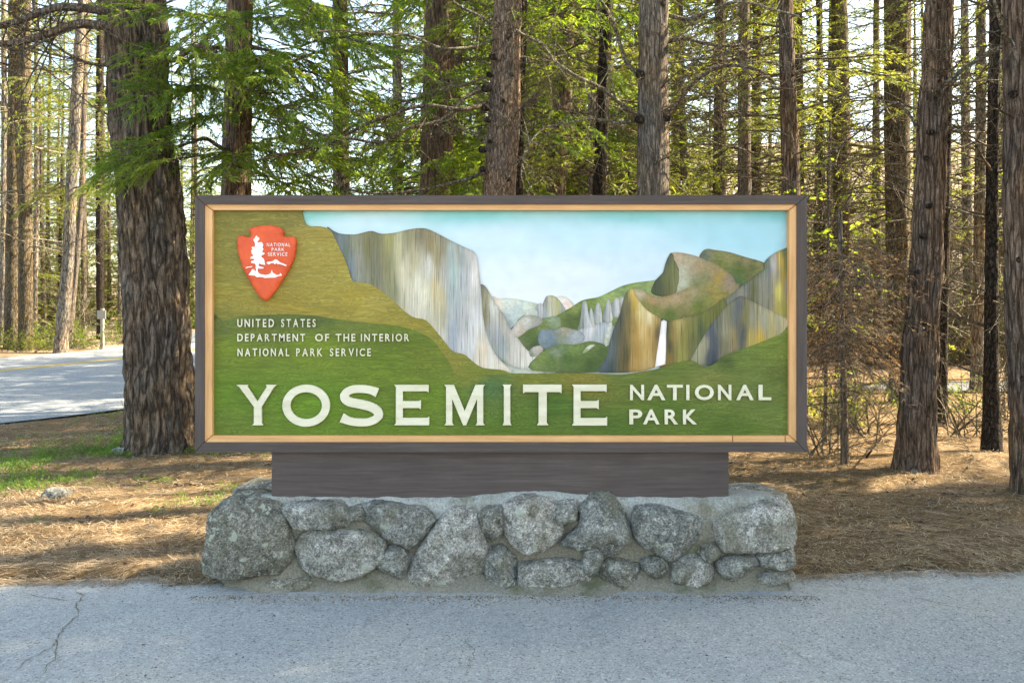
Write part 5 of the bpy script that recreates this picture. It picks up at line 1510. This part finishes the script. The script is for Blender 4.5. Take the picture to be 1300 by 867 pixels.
# small broken snag and its brown boughs beside the sign
t19 = tree('dead_sapling', 'small dead sapling with drooping brown boughs right beside the sign', [(380, 1066, 1072), (590, 1068, 1078)], 7.7, M['bark_grey'], 2.5, None, 24, 0.004, 0.05, 0.3, 0.06,
           [('dead', 38, 0.9, 2.2, 0.6, 1.0, -0.7, 0.1), ('bare', 16, 0.35, 2.0, 0.3, 0.5, -0.5, 0.1), ('needle', 5, 0.5, 1.1, 0.3, 0.5, -0.5, 0.0)], None, zvis=2.2)
t20 = tree('understory_shrub', 'airy bush with sunlit yellow-green broad leaves right of the sign\'s upper corner', [(300, 1048, 1051), (560, 1044, 1050)], 8.8, M['twig'], 3.6, None, 16, 0.002, 0.05, 0.3, 0.1,
           [('broad', 13, 1.6, 3.3, 0.5, 0.9, -0.3, 0.5), ('bare', 10, 0.8, 3.2, 0.4, 0.7, -0.2, 0.5)], None, zvis=3.4, cat='bush')
# dark branch whorl scars on the bark
def knots(root, spots, Y):
    for k_, (px, py, r_) in enumerate(spots):
        p = at(px, py, Y) - np.array(root.location)
        o = boulder(0, 0, 0, r_, r_ * 0.6, r_ * 0.8, 300 + k_, root, 'knot', M['bark_dark'], 14, (0, 0, 0))
        o.location = tuple(p)
knots(t5, [(626, 72, 0.05), (622, 95, 0.04), (618, 112, 0.06), (616, 137, 0.05), (619, 152, 0.04), (640, 128, 0.03), (613, 190, 0.05), (650, 95, 0.03), (645, 228, 0.03), (612, 215, 0.04), (622, 180, 0.03)], 8.86)
knots(t15, [(1181, 168, 0.035), (1176, 201, 0.03), (1189, 117, 0.03), (1172, 300, 0.035), (1179, 262, 0.03), (1165, 345, 0.025), (1172, 410, 0.03)], 7.38)
knots(t9, [(836, 6, 0.06), (812, 152, 0.05), (846, 150, 0.05), (813, 95, 0.05)], 8.47)
knots(t18, [(1288, 120, 0.04), (1296, 330, 0.035), (1300, 480, 0.03)], 6.5)
# across the road, left
def far_tree(label, px_rows, Y, m, ck, **kw):
    return tree('conifer_tree', label, px_rows, Y, m, kw.pop('H', 26), kw.pop('group', None), 40, 0.02, 0.08, 0.15, 0.16, kw.pop('boughs', ()), ck, kw.pop('cz', 9), kw.pop('cs', 1.5), 13)
f1 = far_tree('leftmost of the two thick grey trunks standing close together across the road', [(0, 10, 24), (200, 8, 24), (420, 6, 28)], 27, M['bark_moss'], 'thin', boughs=[('barepale', 10, 3, 12, 1.0, 1.8, -0.3, 0.2)])
f2 = far_tree('thick grey trunk with dark shaded face, right one of the close pair across the road', [(0, 27, 40), (200, 27, 42), (425, 24, 42)], 26.5, M['bark_moss'], 'thin', boughs=[('barepale', 12, 3, 12, 1.0, 1.8, -0.3, 0.2)])
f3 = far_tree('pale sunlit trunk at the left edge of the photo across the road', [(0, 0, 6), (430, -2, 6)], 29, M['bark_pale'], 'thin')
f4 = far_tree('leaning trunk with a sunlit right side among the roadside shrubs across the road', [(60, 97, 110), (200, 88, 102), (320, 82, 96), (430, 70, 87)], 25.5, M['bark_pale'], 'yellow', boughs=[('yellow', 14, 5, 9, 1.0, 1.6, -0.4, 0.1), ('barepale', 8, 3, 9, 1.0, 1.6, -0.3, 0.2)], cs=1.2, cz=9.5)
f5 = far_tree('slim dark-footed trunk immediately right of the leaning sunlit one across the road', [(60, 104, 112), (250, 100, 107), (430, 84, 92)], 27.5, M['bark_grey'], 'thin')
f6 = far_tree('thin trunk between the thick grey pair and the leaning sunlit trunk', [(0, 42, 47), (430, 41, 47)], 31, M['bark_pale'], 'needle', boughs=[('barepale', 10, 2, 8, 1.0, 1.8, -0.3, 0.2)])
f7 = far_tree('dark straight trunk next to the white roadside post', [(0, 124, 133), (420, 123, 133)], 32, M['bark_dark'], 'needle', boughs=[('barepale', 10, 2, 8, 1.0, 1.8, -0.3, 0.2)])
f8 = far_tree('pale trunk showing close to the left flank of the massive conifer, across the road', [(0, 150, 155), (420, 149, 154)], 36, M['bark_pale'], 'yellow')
f9 = far_tree('slender grey trunk just right of the leaning sunlit one, set deeper in the woods', [(0, 102, 108), (420, 103, 110)], 37, M['bark_grey'], 'yellow', cs=1.6)

# deep forest: protos copied
def proto(ck, m, H, r, cz, seed, boughs, group, label, X, Y, cs=1.2):
    root = thing('conifer_tree', label, 'tree', (X, Y, gzs(X, Y) - 0.05), group)
    C = lambda z: (np.sin(z / 7.0 + seed) * 0.12, np.cos(z / 6.0 + seed) * 0.12)
    R = lambda z: r * (1 - 0.8 * z / H) * (1 + 0.3 * np.exp(-z / 0.3)) + 0.01
    link('trunk', trunk_mesh(C, R, np.linspace(0, H, 60), m, 18, 0.012, seed + 40), root)
    for (key, n, z0, z1, s0, s1, e0, e1) in boughs:
        for _ in range(n):
            z = rnd.uniform(z0, z1)
            attach(root, key, 0, 0, z, rnd.uniform(0, 6.28), rnd.uniform(e0, e1), rnd.uniform(s0, s1), rnd.uniform(-0.4, 0.4))
    o = link('crown', CROWN[ck][seed % len(CROWN[ck])], root, (0, 0, cz))
    o.scale = (cs, cs, (H - cz) / 13.3)
    return root
REG = {
 'left': ('forest trees far across the road', 'conifer deep in the bright forest far across the road, left of the sign'),
 'mid': ('forest trees behind the sign', 'conifer in the dense woods far behind the sign'),
 'right': ('forest trees on the rise to the right', 'conifer on the sunny rise far behind, right of the sign'),
}
protos = {}
KL = {0: 'red-brown barked ', 1: 'grey-barked ', 2: 'pale-barked ', 3: 'mossy yellow-green ', 4: 'black-stemmed ', 5: 'young low-branched '}
def deep(X, Y, reg, kind, sc):
    key = (reg, kind)
    g, lb = REG[reg]
    lb = KL[kind] + lb
    if key not in protos:
        spec = {0: ('deep_c', M['bark_red'], 19, 0.16, 2.2, [('cedar', 10, 1.2, 5, 0.8, 1.3, -0.3, 0.1)]),
                1: ('deep_n', M['bark_grey'], 22, 0.16, 3.5, [('bare', 20, 1.5, 8, 0.8, 1.4, -0.3, 0.3)]),
                2: ('deep_y', M['bark_pale'], 22, 0.14, 4.0, [('barepale', 18, 1.5, 8, 0.8, 1.4, -0.3, 0.3)]),
                3: ('deep_y', M['bark_moss'], 18, 0.12, 1.2, [('bare', 14, 1.0, 5, 0.8, 1.3, -0.3, 0.3)]),
                5: ('deep_y', M['bark_grey'], 9, 0.09, 0.8, []),
                4: ('needle', M['bark_dark'], 18, 0.11, 7.5, [('bare', 26, 1.0, 8, 0.7, 1.3, -0.3, 0.3)])}[kind]
        if (reg == 'right' and kind != 5) or (reg == 'left' and kind == 1):
            spec = ('thin',) + spec[1:4] + (max(spec[4], 4.0),) + spec[5:]
        protos[key] = proto(spec[0], spec[1], spec[2], spec[3], spec[4], kind + 2, spec[5], g, lb, X, Y)
        protos[key].scale = (sc,) * 3
        protos[key].rotation_euler = (0, 0, rnd.uniform(0, 6.28))
        return protos[key]
    return dup(protos[key], (X, Y, gzs(X, Y) - 0.05), rnd.uniform(0, 6.28), sc, lb, g)
placed = [(x, y) for x, y, r in TRUNKS]
def ok(x, y, dmin):
    if any((x - a) ** 2 + (y - b_) ** 2 < dmin ** 2 for a, b_ in placed):
        return False
    p = np.array([(x, y)])
    if inside(road_poly, p)[0] or edgedist(road_poly, p)[0] < 1.0 or inside(LOT, p)[0]:
        return False
    return True
def scatter(n, y0, y1, u0, u1, reg, kinds, dmin, s0=0.8, s1=1.25, gap=None):
    k = 0
    for _ in range(n * 30):
        if k >= n:
            break
        Y = y0 + (y1 - y0) * rnd.random() ** 0.8
        u = rnd.uniform(u0, u1)
        if gap and any(a < u < b_ for a, b_ in gap) and rnd.random() < 0.85:
            continue
        X = (u - CX) / F * Y
        if not ok(X, Y, dmin):
            continue
        placed.append((X, Y))
        deep(X, Y, reg, rnd.choice(kinds), rnd.uniform(s0, s1))
        k += 1
GAPS = [(445, 525), (880, 1000)]
scatter(26, 34, 66, -120, 240, 'left', (1, 2, 4, 3, 2, 4), 2.2)
scatter(16, 18, 60, -750, -130, 'left', (1, 2, 3, 0), 2.2)
scatter(16, 31, 46, -60, 250, 'left', (5,), 1.6, 0.8, 1.3)
scatter(12, 17, 34, 250, 1000, 'mid', (5,), 1.4, 0.8, 1.2, gap=GAPS)
scatter(5, 24, 40, 1020, 1330, 'right', (5,), 1.6, 0.6, 0.9)
scatter(11, 12, 30, 1015, 1400, 'right', (4, 4, 2), 1.0, 0.5, 0.9)
scatter(16, 15, 26, 250, 1010, 'mid', (0, 1, 3, 4, 2), 1.6, gap=GAPS)
scatter(32, 26, 60, 240, 1010, 'mid', (0, 1, 2, 3, 3), 2.4, gap=GAPS)
scatter(12, 17, 30, 1020, 1420, 'right', (1, 4, 4, 2, 3), 1.5, 0.7, 1.1)
scatter(15, 30, 65, 1000, 1400, 'right', (1, 2, 4, 2, 2), 2.4, 0.6, 1.0)
# trees standing outside the frame on the right: they throw the shade on the pullout and the dapples on the needles
for i, (X, Y, ck, cz, cs, H) in enumerate([(6.9, 4.4, 'shade', 4.0, 1.2, 19), (8.2, 3.6, 'shade', 3.5, 1.6, 21), (8.9, 6.2, 'shade', 4.6, 1.5, 22), (11.2, 4.9, 'shade', 4.0, 1.7, 23), (13.2, 7.0, 'shade', 4.4, 1.6, 22),
                                            (15.6, 5.2, 'shade', 3.5, 1.7, 24), (10.5, 8.3, 'thin', 4.5, 1.2, 18), (6.9, 1.6, 'shade', 4.4, 1.6, 19), (10.3, 1.9, 'shade', 3.4, 1.7, 21), (8.0, 5.4, 'shade', 4.4, 1.2, 18), (12.8, 6.3, 'shade', 4.2, 1.5, 23), (17.5, 9.5, 'needle', 6, 1.4, 22)]):
    root = thing('conifer_tree', 'shade-giving conifer beyond the right edge of the photo', 'tree', (X, Y, gzs(X, Y) - 0.04), 'shade trees beyond the right edge')
    sd = i + 70
    C = lambda z, sd=sd: (np.sin(z / 7.0 + sd) * 0.12, np.cos(z / 6.0 + sd) * 0.12)
    R = lambda z, H=H: 0.24 * (1 - 0.8 * z / H) * (1 + 0.3 * np.exp(-z / 0.3)) + 0.01
    link('trunk', trunk_mesh(C, R, np.linspace(0, H, 50), M['bark_grey'], 24, 0.014, sd), root)
    o = link('crown', CROWN[ck][i % len(CROWN[ck])], root, (0, 0, cz))
    o.scale = (cs, cs, (H - cz) / 13.3)
    o.rotation_euler = (0, 0, i * 1.7)

# ------------------------------------------------------------------ undergrowth
def shrub_mesh(rng, key, n, h, r, name, mats, pool_kind, leaf):
    pool = [grow(rng, 1.0, pool_kind, 0.1, 0.14, 0.42, leaf, 0.008, 5, 0.075, 0.9, 3).arrays() for _ in range(3)]
    A = Acc()
    for i in range(n):
        V, Q, mi_ = pool[rng.integers(3)]
        az, el, sc = rng.uniform(0, 6.28), rng.uniform(0.3, 1.45), h * rng.uniform(0.6, 1.1)
        mt_ = np.array(rot_x_to(az, el, rng.uniform(-1, 1)).to_3x3())
        W = (V * sc) @ mt_.T + np.array((rng.normal(0, r * 0.35), rng.normal(0, r * 0.35), 0))
        A.V.append(W); A.Q.append(Q + A.n); A.M.append(mi_); A.C.append(np.ones((len(W), 3))); A.n += len(W)
    return A.mesh(name, mats)
SH = {
 'green': [shrub_mesh(np.random.default_rng(200 + k), 'g', 22, 0.9, 0.9, 'shrub', [M['twig'], M['needle']], 'needle', (0.06, 0.03)) for k in range(2)],
 'brush': [shrub_mesh(np.random.default_rng(210 + k), 'b', 20, 2.2, 1.0, 'shrub', [M['twig_pale'], M['deadneedle']], 'bare', (0.05, 0.02)) for k in range(3)],
 'yel': [shrub_mesh(np.random.default_rng(220 + k), 'y', 20, 1.6, 1.0, 'shrub', [M['twig'], M['yellow']], 'needle', (0.08, 0.035)) for k in range(2)],
}
def shrub(kind, X, Y, sc, name, label, group):
    o = thing(name, label, 'bush', (X, Y, gzs(X, Y) - 0.03), group, SH[kind][rnd.randrange(len(SH[kind]))], rnd.uniform(0, 6.28))
    o.scale = (sc * rnd.uniform(0.85, 1.2), sc * rnd.uniform(0.85, 1.2), sc)
# low green shrubs along the far kerb of the road
fe = catmull(ROAD_FAR[2:7], False, 8)
for i in range(26):
    k = rnd.random() * (len(fe) - 1)
    a = fe[int(k)]
    X, Y = a[0] - rnd.uniform(0.5, 3.5), a[1] + rnd.uniform(-1.0, 3.0)
    shrub('green' if i % 4 else 'yel', X, Y, rnd.uniform(0.8, 1.5) if i % 4 else 0.8, 'roadside_shrub', ('low green' if i % 4 else 'yellow-green') + ' shrub on the bank along the far side of the road', 'shrubs along the far side of the road')
for i in range(40):
    Y = rnd.uniform(33, 62)
    X = (rnd.uniform(-80, 260) - CX) / F * Y
    if ok(X, Y, 0.5):
        shrub('yel' if i % 2 else 'brush', X, Y, rnd.uniform(0.8, 1.6), 'understory_shrub', ('yellow-green leafy' if i % 2 else 'leafless grey') + ' bush deep in the forest across the road', 'undergrowth across the road')
for i in range(80):
    Y = rnd.uniform(19, 60)
    X = (rnd.uniform(1000, 1400) - CX) / F * Y
    if ok(X, Y, 0.5):
        shrub('brush' if i % 9 else 'yel', X, Y, rnd.uniform(0.8, 1.7), 'bare_shrub', ('tangled leafless' if i % 9 else 'yellow-green leafy') + ' bush on the sunny rise behind, right of the sign', 'bushes on the rise to the right')
for i in range(36):
    Y = rnd.uniform(20, 50)
    X = (rnd.uniform(240, 1010) - CX) / F * Y
    if ok(X, Y, 0.5):
        shrub('yel' if i % 2 else 'brush', X, Y, rnd.uniform(1.4, 2.4), 'understory_shrub', ('yellow-green leafy' if i % 2 else 'leafless grey') + ' tall bush in the woods far behind the sign', 'undergrowth behind the sign')
for (px, Y, kind, sc, lb) in [(1040, 8.2, 'brush', 0.42, 'grey leafless brushwood at the foot of the dead sapling, against the sign'), (1100, 9.6, 'brush', 0.5, 'dry bare bush between the dead sapling and the great leaning trunk'),
                              (1225, 9.4, 'brush', 0.5, 'bare twiggy bush between the great leaning trunk and the narrow coal-dark trunk'), (1180, 11.4, 'green', 0.75, 'dark green bush behind the great leaning trunk'), (1060, 10.4, 'yel', 0.55, 'yellow-green bush behind the dead sapling'),
                              (1290, 10.5, 'brush', 0.6, 'bare twiggy bush behind the trunk at the right edge')]:
    shrub(kind, (px - CX) / F * Y, Y, sc, 'understory_shrub', lb, None)

# the bank behind the road on the far left
# white post beside the road
pp = at(130, 447, 27.5)
post = thing('roadside_post', 'slim white roadside marker post with a small plate across the road', 'post', (pp[0], 27.5, gzs(pp[0], 27.5) - 0.03))
m, N, L, b = mat('weathered_white_paint', 0.7)
b.inputs['Base Color'].default_value = (0.34, 0.31, 0.27, 1)
V, Q = box_np(-0.045, 0.045, -0.05, 0.05, 0, 1.45)
link('shaft', mesh_np('shaft', V, Q, [m]), post)
V, Q = box_np(-0.15, 0.15, -0.075, -0.052, 1.08, 1.38)
link('plate', mesh_np('plate', V, Q, [m]), post)

# ------------------------------------------------------------------ needle bed, herbs, litter on the ground
def px_to_u(X, Y): return CX + X / Y * F
def litter():
    r = np.random.default_rng(77)
    n = 300000
    Y = 4.45 + (12.5 - 4.45) * r.random(n) ** 1.9
    X = (r.random(n) - 0.5) * 1.5 * Y
    sp_ = np.stack([X, Y, X * 0], 1)
    msk = soil_mask(X, Y)
    over = sm(Y - edge_y(X), -0.12, 0.05)             # some strands lie across the asphalt's rim
    on_plinth = (np.abs(X) < 1.66) & (Y > 4.2) & (Y < 4.86)
    dens = fbm(sp_ * 2.0, 3, 80)
    green = fbm(np.stack([X * 0.9, Y * 0.9, X * 0], 1), 3, 91)
    keep = ((msk > 0.5) | ((over > r.random(n)) & (edge_y(X) > Y - 0.0))) & ~on_plinth & (r.random(n) < 0.35 + 0.9 * dens)
    # never on the road
    near_road = inside(road_poly, np.stack([X, Y], 1))
    keep &= ~near_road
    X, Y = X[keep], Y[keep]
    n = len(X)
    zb = np.where(soil_mask(X, Y) > 0.3, ground_z(X, Y), 0.005)
    th = r.uniform(0, 2 * math.pi, n) 
    # strands drift into shared directions
    flow = fbm(np.stack([X * 1.3, Y * 1.3, X * 0], 1), 2, 81) * 7
    th = np.where(r.random(n) < 0.55, flow + r.normal(0, 0.5, n), th)
    ln = r.uniform(0.05, 0.14, n)
    w = r.uniform(0.0012, 0.0026, n) * (1 + 0.10 * (Y - 4.5))
    tilt = np.abs(r.normal(0, 0.12, n))
    cv = r.normal(0, 0.25, n)
    z0 = zb + r.random(n) ** 2 * 0.028 * (soil_mask(X, Y)) + 0.002
    d = np.stack([np.cos(th), np.sin(th)], 1)
    s = np.stack([-d[:, 1], d[:, 0]], 1)
    mx, my = X + d[:, 0] * ln / 2 + s[:, 0] * cv * ln * 0.3, Y + d[:, 1] * ln / 2 + s[:, 1] * cv * ln * 0.3
    ex, ey = X + d[:, 0] * ln, Y + d[:, 1] * ln
    V = np.zeros((n, 5, 3))
    V[:, 0] = np.stack([X + s[:, 0] * w / 2, Y + s[:, 1] * w / 2, z0], 1)
    V[:, 1] = np.stack([X - s[:, 0] * w / 2, Y - s[:, 1] * w / 2, z0], 1)
    V[:, 2] = np.stack([mx - s[:, 0] * w / 2, my - s[:, 1] * w / 2, z0 + tilt * ln * 0.5], 1)
    V[:, 3] = np.stack([mx + s[:, 0] * w / 2, my + s[:, 1] * w / 2, z0 + tilt * ln * 0.5], 1)
    V[:, 4] = np.stack([ex, ey, z0 + tilt * ln * 0.5 * r.random(n)], 1)
    b_ = np.arange(n) * 5
    Q = np.stack([b_, b_ + 1, b_ + 2, b_ + 3], 1)
    T = np.stack([b_ + 3, b_ + 2, b_ + 4], 1)
    m, N, L, b = mat('fallen_pine_needles', 0.7, 0.3)
    geo = nd(N, 'ShaderNodeNewGeometry')
    c = ramp(N, L, geo.outputs['Random Per Island'], [(0.0, (0.055, 0.034, 0.02)), (0.35, (0.19, 0.12, 0.065)), (0.7, (0.40, 0.275, 0.15)), (1.0, (0.80, 0.66, 0.47))])
    L.new(c, b.inputs['Base Color'])
    link('pine_needle_litter', mesh_np('pine_needle_litter', V.reshape(-1, 3), [Q, T], [m], [0, 0]), kind='stuff')['label'] = 'tan and rust fallen pine needles lying thick over the forest floor'
litter()

def herbs():
    r = np.random.default_rng(78)
    n = 26000
    Y = 5.2 + (12.0 - 5.2) * r.random(n)
    X = (r.uniform(-60, 700, n) - CX) / F * Y
    u = px_to_u(X, Y)
    v_ = HY + 1600 / Y
    q = np.stack([X * 0.8, Y * 1.3, X * 0], 1)
    f = fbm(q, 3, 92)
    # the green drift runs from the big trunk's foot out to the left edge
    band = np.exp(-((v_ - (572 + (165 - u) * 0.22)) / 26.0) ** 2) * sm(u, -80, 0) * sm(-u, -215, -165)
    foot = np.exp(-((u - 245) / 22.0) ** 2 - ((v_ - 572) / 10) ** 2)
    spots = (f > 0.62) * 0.12
    left2 = np.exp(-((u - 20) / 45.0) ** 2 - ((v_ - 640) / 28) ** 2) * 0.6
    p = (band * (0.12 + 2.2 * (f - 0.42)) + foot * 0.7 + spots + left2 * (f > 0.45)).clip(0, 1)
    keep = (r.random(n) < p) & (soil_mask(X, Y) > 0.6)
    X, Y = X[keep], Y[keep]
    n0 = len(X)
    k = 14
    X, Y = np.repeat(X, k), np.repeat(Y, k)
    n = n0 * k
    X = X + r.normal(0, 0.025, n)
    Y = Y + r.normal(0, 0.025, n)
    z = ground_z(X, Y)
    th = r.uniform(0, 6.28, n)
    el = r.uniform(0.1, 1.2, n)
    d = np.stack([np.cos(th) * np.cos(el), np.sin(th) * np.cos(el), np.sin(el)], 1)
    o = np.stack([X, Y, z + r.random(n) * 0.05], 1)
    V, Q = leaves(r, o, d, r.uniform(0.018, 0.045, n), r.uniform(0.004, 0.011, n))
    link('ground_cover', mesh_np('ground_cover', V, Q, [M['herb']], 0), kind='stuff')['label'] = 'bright green low ground cover round the foot of the massive leaning conifer'
herbs()

# loose stones
def loose(px, py, rx, ry, rz_, seed, label):
    Y = 1600.0 / (py - HY)
    X = (px - CX) / F * Y
    z = max(gzs(X, Y), 0)
    o = boulder(0, 0, 0, rx, ry, rz_, seed, None, 'loose_stone', n=18, loc0=(0, 0, 0))
    o.location = (X, Y, z + rz_ * 0.25)
    o['label'] = label
    o['category'] = 'stone'
loose(72, 634, 0.115, 0.08, 0.055, 41, 'flat grey stone lying among the needles near the left edge')
loose(152, 576, 0.09, 0.07, 0.05, 42, 'small brown stone in the green ground cover left of the massive trunk')
loose(1161, 603, 0.035, 0.03, 0.03, 43, 'small white pebble at the foot of the great leaning trunk')
loose(505, 620, 0.06, 0.05, 0.04, 44, 'small stone hidden on the needle bed behind the beam') if False else None

# fallen branches and sticks
def stick(pts, r0, label, m, seed, twigs=4, lift=0.012, name='fallen_branch'):
    P2 = [ground_px(*p) for p in pts]
    P = np.array([(a, b_, gzs(a, b_) + lift) for a, b_ in P2])
    P = catmull(P, False, 6)
    P[:, 2] += (fbm(P * 6, 2, seed) - 0.4) * 0.03
    O = P[0].copy()
    k = np.linspace(0, 1, len(P))
    A = Acc()
    A.add(*tube(P - O, r0 * (1 - 0.7 * k), 6), 0)
    rr = np.random.default_rng(seed)
    for _ in range(twigs):
        kk = rr.uniform(0.2, 0.9)
        b_ = np.array([np.interp(kk, k, P[:, c]) for c in range(3)]) - O
        th = rr.uniform(0, 6.28)
        s = np.linspace(0, 1, 5)
        l_ = rr.uniform(0.08, 0.25)
        A.add(*tube(b_ + np.array((math.cos(th), math.sin(th), rr.uniform(0.0, 0.5))) * (s * l_)[:, None], r0 * 0.4 * (1 - 0.8 * s) + 0.001, 4), 0)
    thing(name, label, 'stick', tuple(O), None, A.mesh(name, [m], True))
stick([(152, 621), (175, 622), (200, 611), (232, 605)], 0.013, 'crooked fallen branch on the sunlit needles below the massive trunk', M['bark_grey'], 1, 5)
stick([(205, 617), (235, 622), (262, 620), (285, 620)], 0.010, 'dark thin branch lying beside the crooked one, nearer the sign', M['bark_dark'], 2, 4)
stick([(1160, 612), (1172, 596), (1180, 580), (1185, 572)], 0.007, 'pale forked twig beside the foot of the great leaning trunk', M['twig_pale'], 3, 5, 0.02)
stick([(1228, 602), (1236, 590), (1228, 575), (1216, 566)], 0.008, 'pale curved stick between the two trunks at the right', M['twig_pale'], 4, 6, 0.03)
stick([(1198, 634), (1222, 633)], 0.011, 'short split piece of pale wood on the shaded needles at the right', M['bark_pale'], 5, 0, 0.02)
stick([(1100, 602), (1118, 580), (1132, 556)], 0.012, 'dark stick leaning against the left foot of the great leaning trunk', M['bark_dark'], 6, 2, 0.15)
def sprig(px, py, Y, label):
    p = at(px, py, Y)
    o = thing('dry_twig', label, 'twig', (p[0], Y, gzs(p[0], Y)), None, BM['bare'][2])
    o.rotation_euler = (0, -1.35, 0.6)
    o.scale = (0.35,) * 3
sprig(163, 525, 9.1, 'thin dry twig standing up against the left side of the massive trunk')

# ------------------------------------------------------------------ grit, needles and crumbs gathered along the wall's foot and the pavement's rim
def crumbs():
    r = np.random.default_rng(79)
    n = 5200
    k = r.random(n)
    X = np.where(k < 0.55, r.uniform(-1.75, 1.66, n), r.uniform(-3.6, 3.6, n))
    Y = np.where(k < 0.55, 4.30 - np.abs(r.normal(0, 0.05, n)), edge_y(X) + r.normal(-0.02, 0.06, n))
    far = r.random(n) < 0.12
    Y = np.where(far, r.uniform(3.3, 4.5, n), Y)
    keep = ~((np.abs(X) < 1.6) & (Y > 4.33) & (Y < 4.85))
    X, Y = X[keep], Y[keep]
    n = len(X)
    s = r.uniform(0.002, 0.007, n)
    D = np.array([(1, 0, 0), (0, 1, 0), (-1, 0, 0), (0, -1, 0), (0, 0, 0.8)], float)
    V = np.stack([X, Y, np.full(n, 0.004)], 1)[:, None, :] + D[None] * s[:, None, None] * r.uniform(0.6, 1.3, (n, 5, 1))
    b_ = np.arange(n)[:, None] * 5
    T = np.concatenate([b_ + np.array(t) for t in ((0, 1, 4), (1, 2, 4), (2, 3, 4), (3, 0, 4))])
    m, N, L, b = mat('grit', 0.9, 0.2)
    geo = nd(N, 'ShaderNodeNewGeometry')
    L.new(ramp(N, L, geo.outputs['Random Per Island'], [(0.0, (0.07, 0.05, 0.035)), (0.5, (0.22, 0.18, 0.13)), (1.0, (0.42, 0.40, 0.37))]), b.inputs['Base Color'])
    link('grit', mesh_np('grit', V.reshape(-1, 3), T, [m], 0), kind='stuff')['label'] = 'loose grit and crumbs along the foot of the stone wall'
crumbs()

def bark_bits():
    r = np.random.default_rng(80)
    n = 2600
    Y = 4.7 + 7 * r.random(n) ** 1.6
    X = (r.random(n) - 0.5) * 1.5 * Y
    keep = (soil_mask(X, Y) > 0.7) & ~((np.abs(X) < 1.7) & (Y < 4.9))
    X, Y = X[keep], Y[keep]
    n = len(X)
    z = ground_z(X, Y) + 0.012
    th = r.uniform(0, 6.28, n)
    a = np.stack([np.cos(th), np.sin(th), r.normal(0, 0.25, n)], 1) * r.uniform(0.008, 0.03, n)[:, None]
    c = np.stack([-np.sin(th), np.cos(th), r.normal(0, 0.25, n)], 1) * r.uniform(0.005, 0.014, n)[:, None]
    o = np.stack([X, Y, z], 1)
    V = np.stack([o - a - c, o + a - c * 0.7, o + a * 0.9 + c, o - a * 0.8 + c * 0.9], 1)
    link('bark_crumbs', mesh_np('bark_crumbs', V.reshape(-1, 3), np.arange(n * 4).reshape(n, 4), [M['bark_big']], 0), kind='stuff')['label'] = 'dark flakes of bark scattered over the needle bed'
bark_bits()

TW = [(60, 690, 'L'), (130, 668, 'L'), (210, 655, 'L'), (300, 600, 'L'), (20, 655, 'L'), (1060, 640, 'R'), (1110, 665, 'R'), (1090, 615, 'R'), (1150, 655, 'R'), (1210, 650, 'R'), (1250, 690, 'R'), (1240, 610, 'R'), (1040, 690, 'R'), (1180, 700, 'R'), (1215, 600, 'R')]
for i, (px, py, sd) in enumerate(TW):
    a_, b_ = ground_px(px, py)
    lab = 'small dead twig lying on the sunlit needles left of the stone wall' if sd == 'L' else 'small dead twig lying on the needles right of the stone wall'
    o = thing('fallen_twig', lab, 'twig', (a_, b_, gzs(a_, b_) + 0.02), 'twigs on the needles ' + ('left' if sd == 'L' else 'right') + ' of the wall', BM['bare' if i % 3 else 'barepale'][i % 4])
    o.rotation_euler = (0, 0.05, i * 2.399)
    o.scale = (0.13 + 0.03 * (i % 3), 0.13 + 0.03 * (i % 3), 0.06)
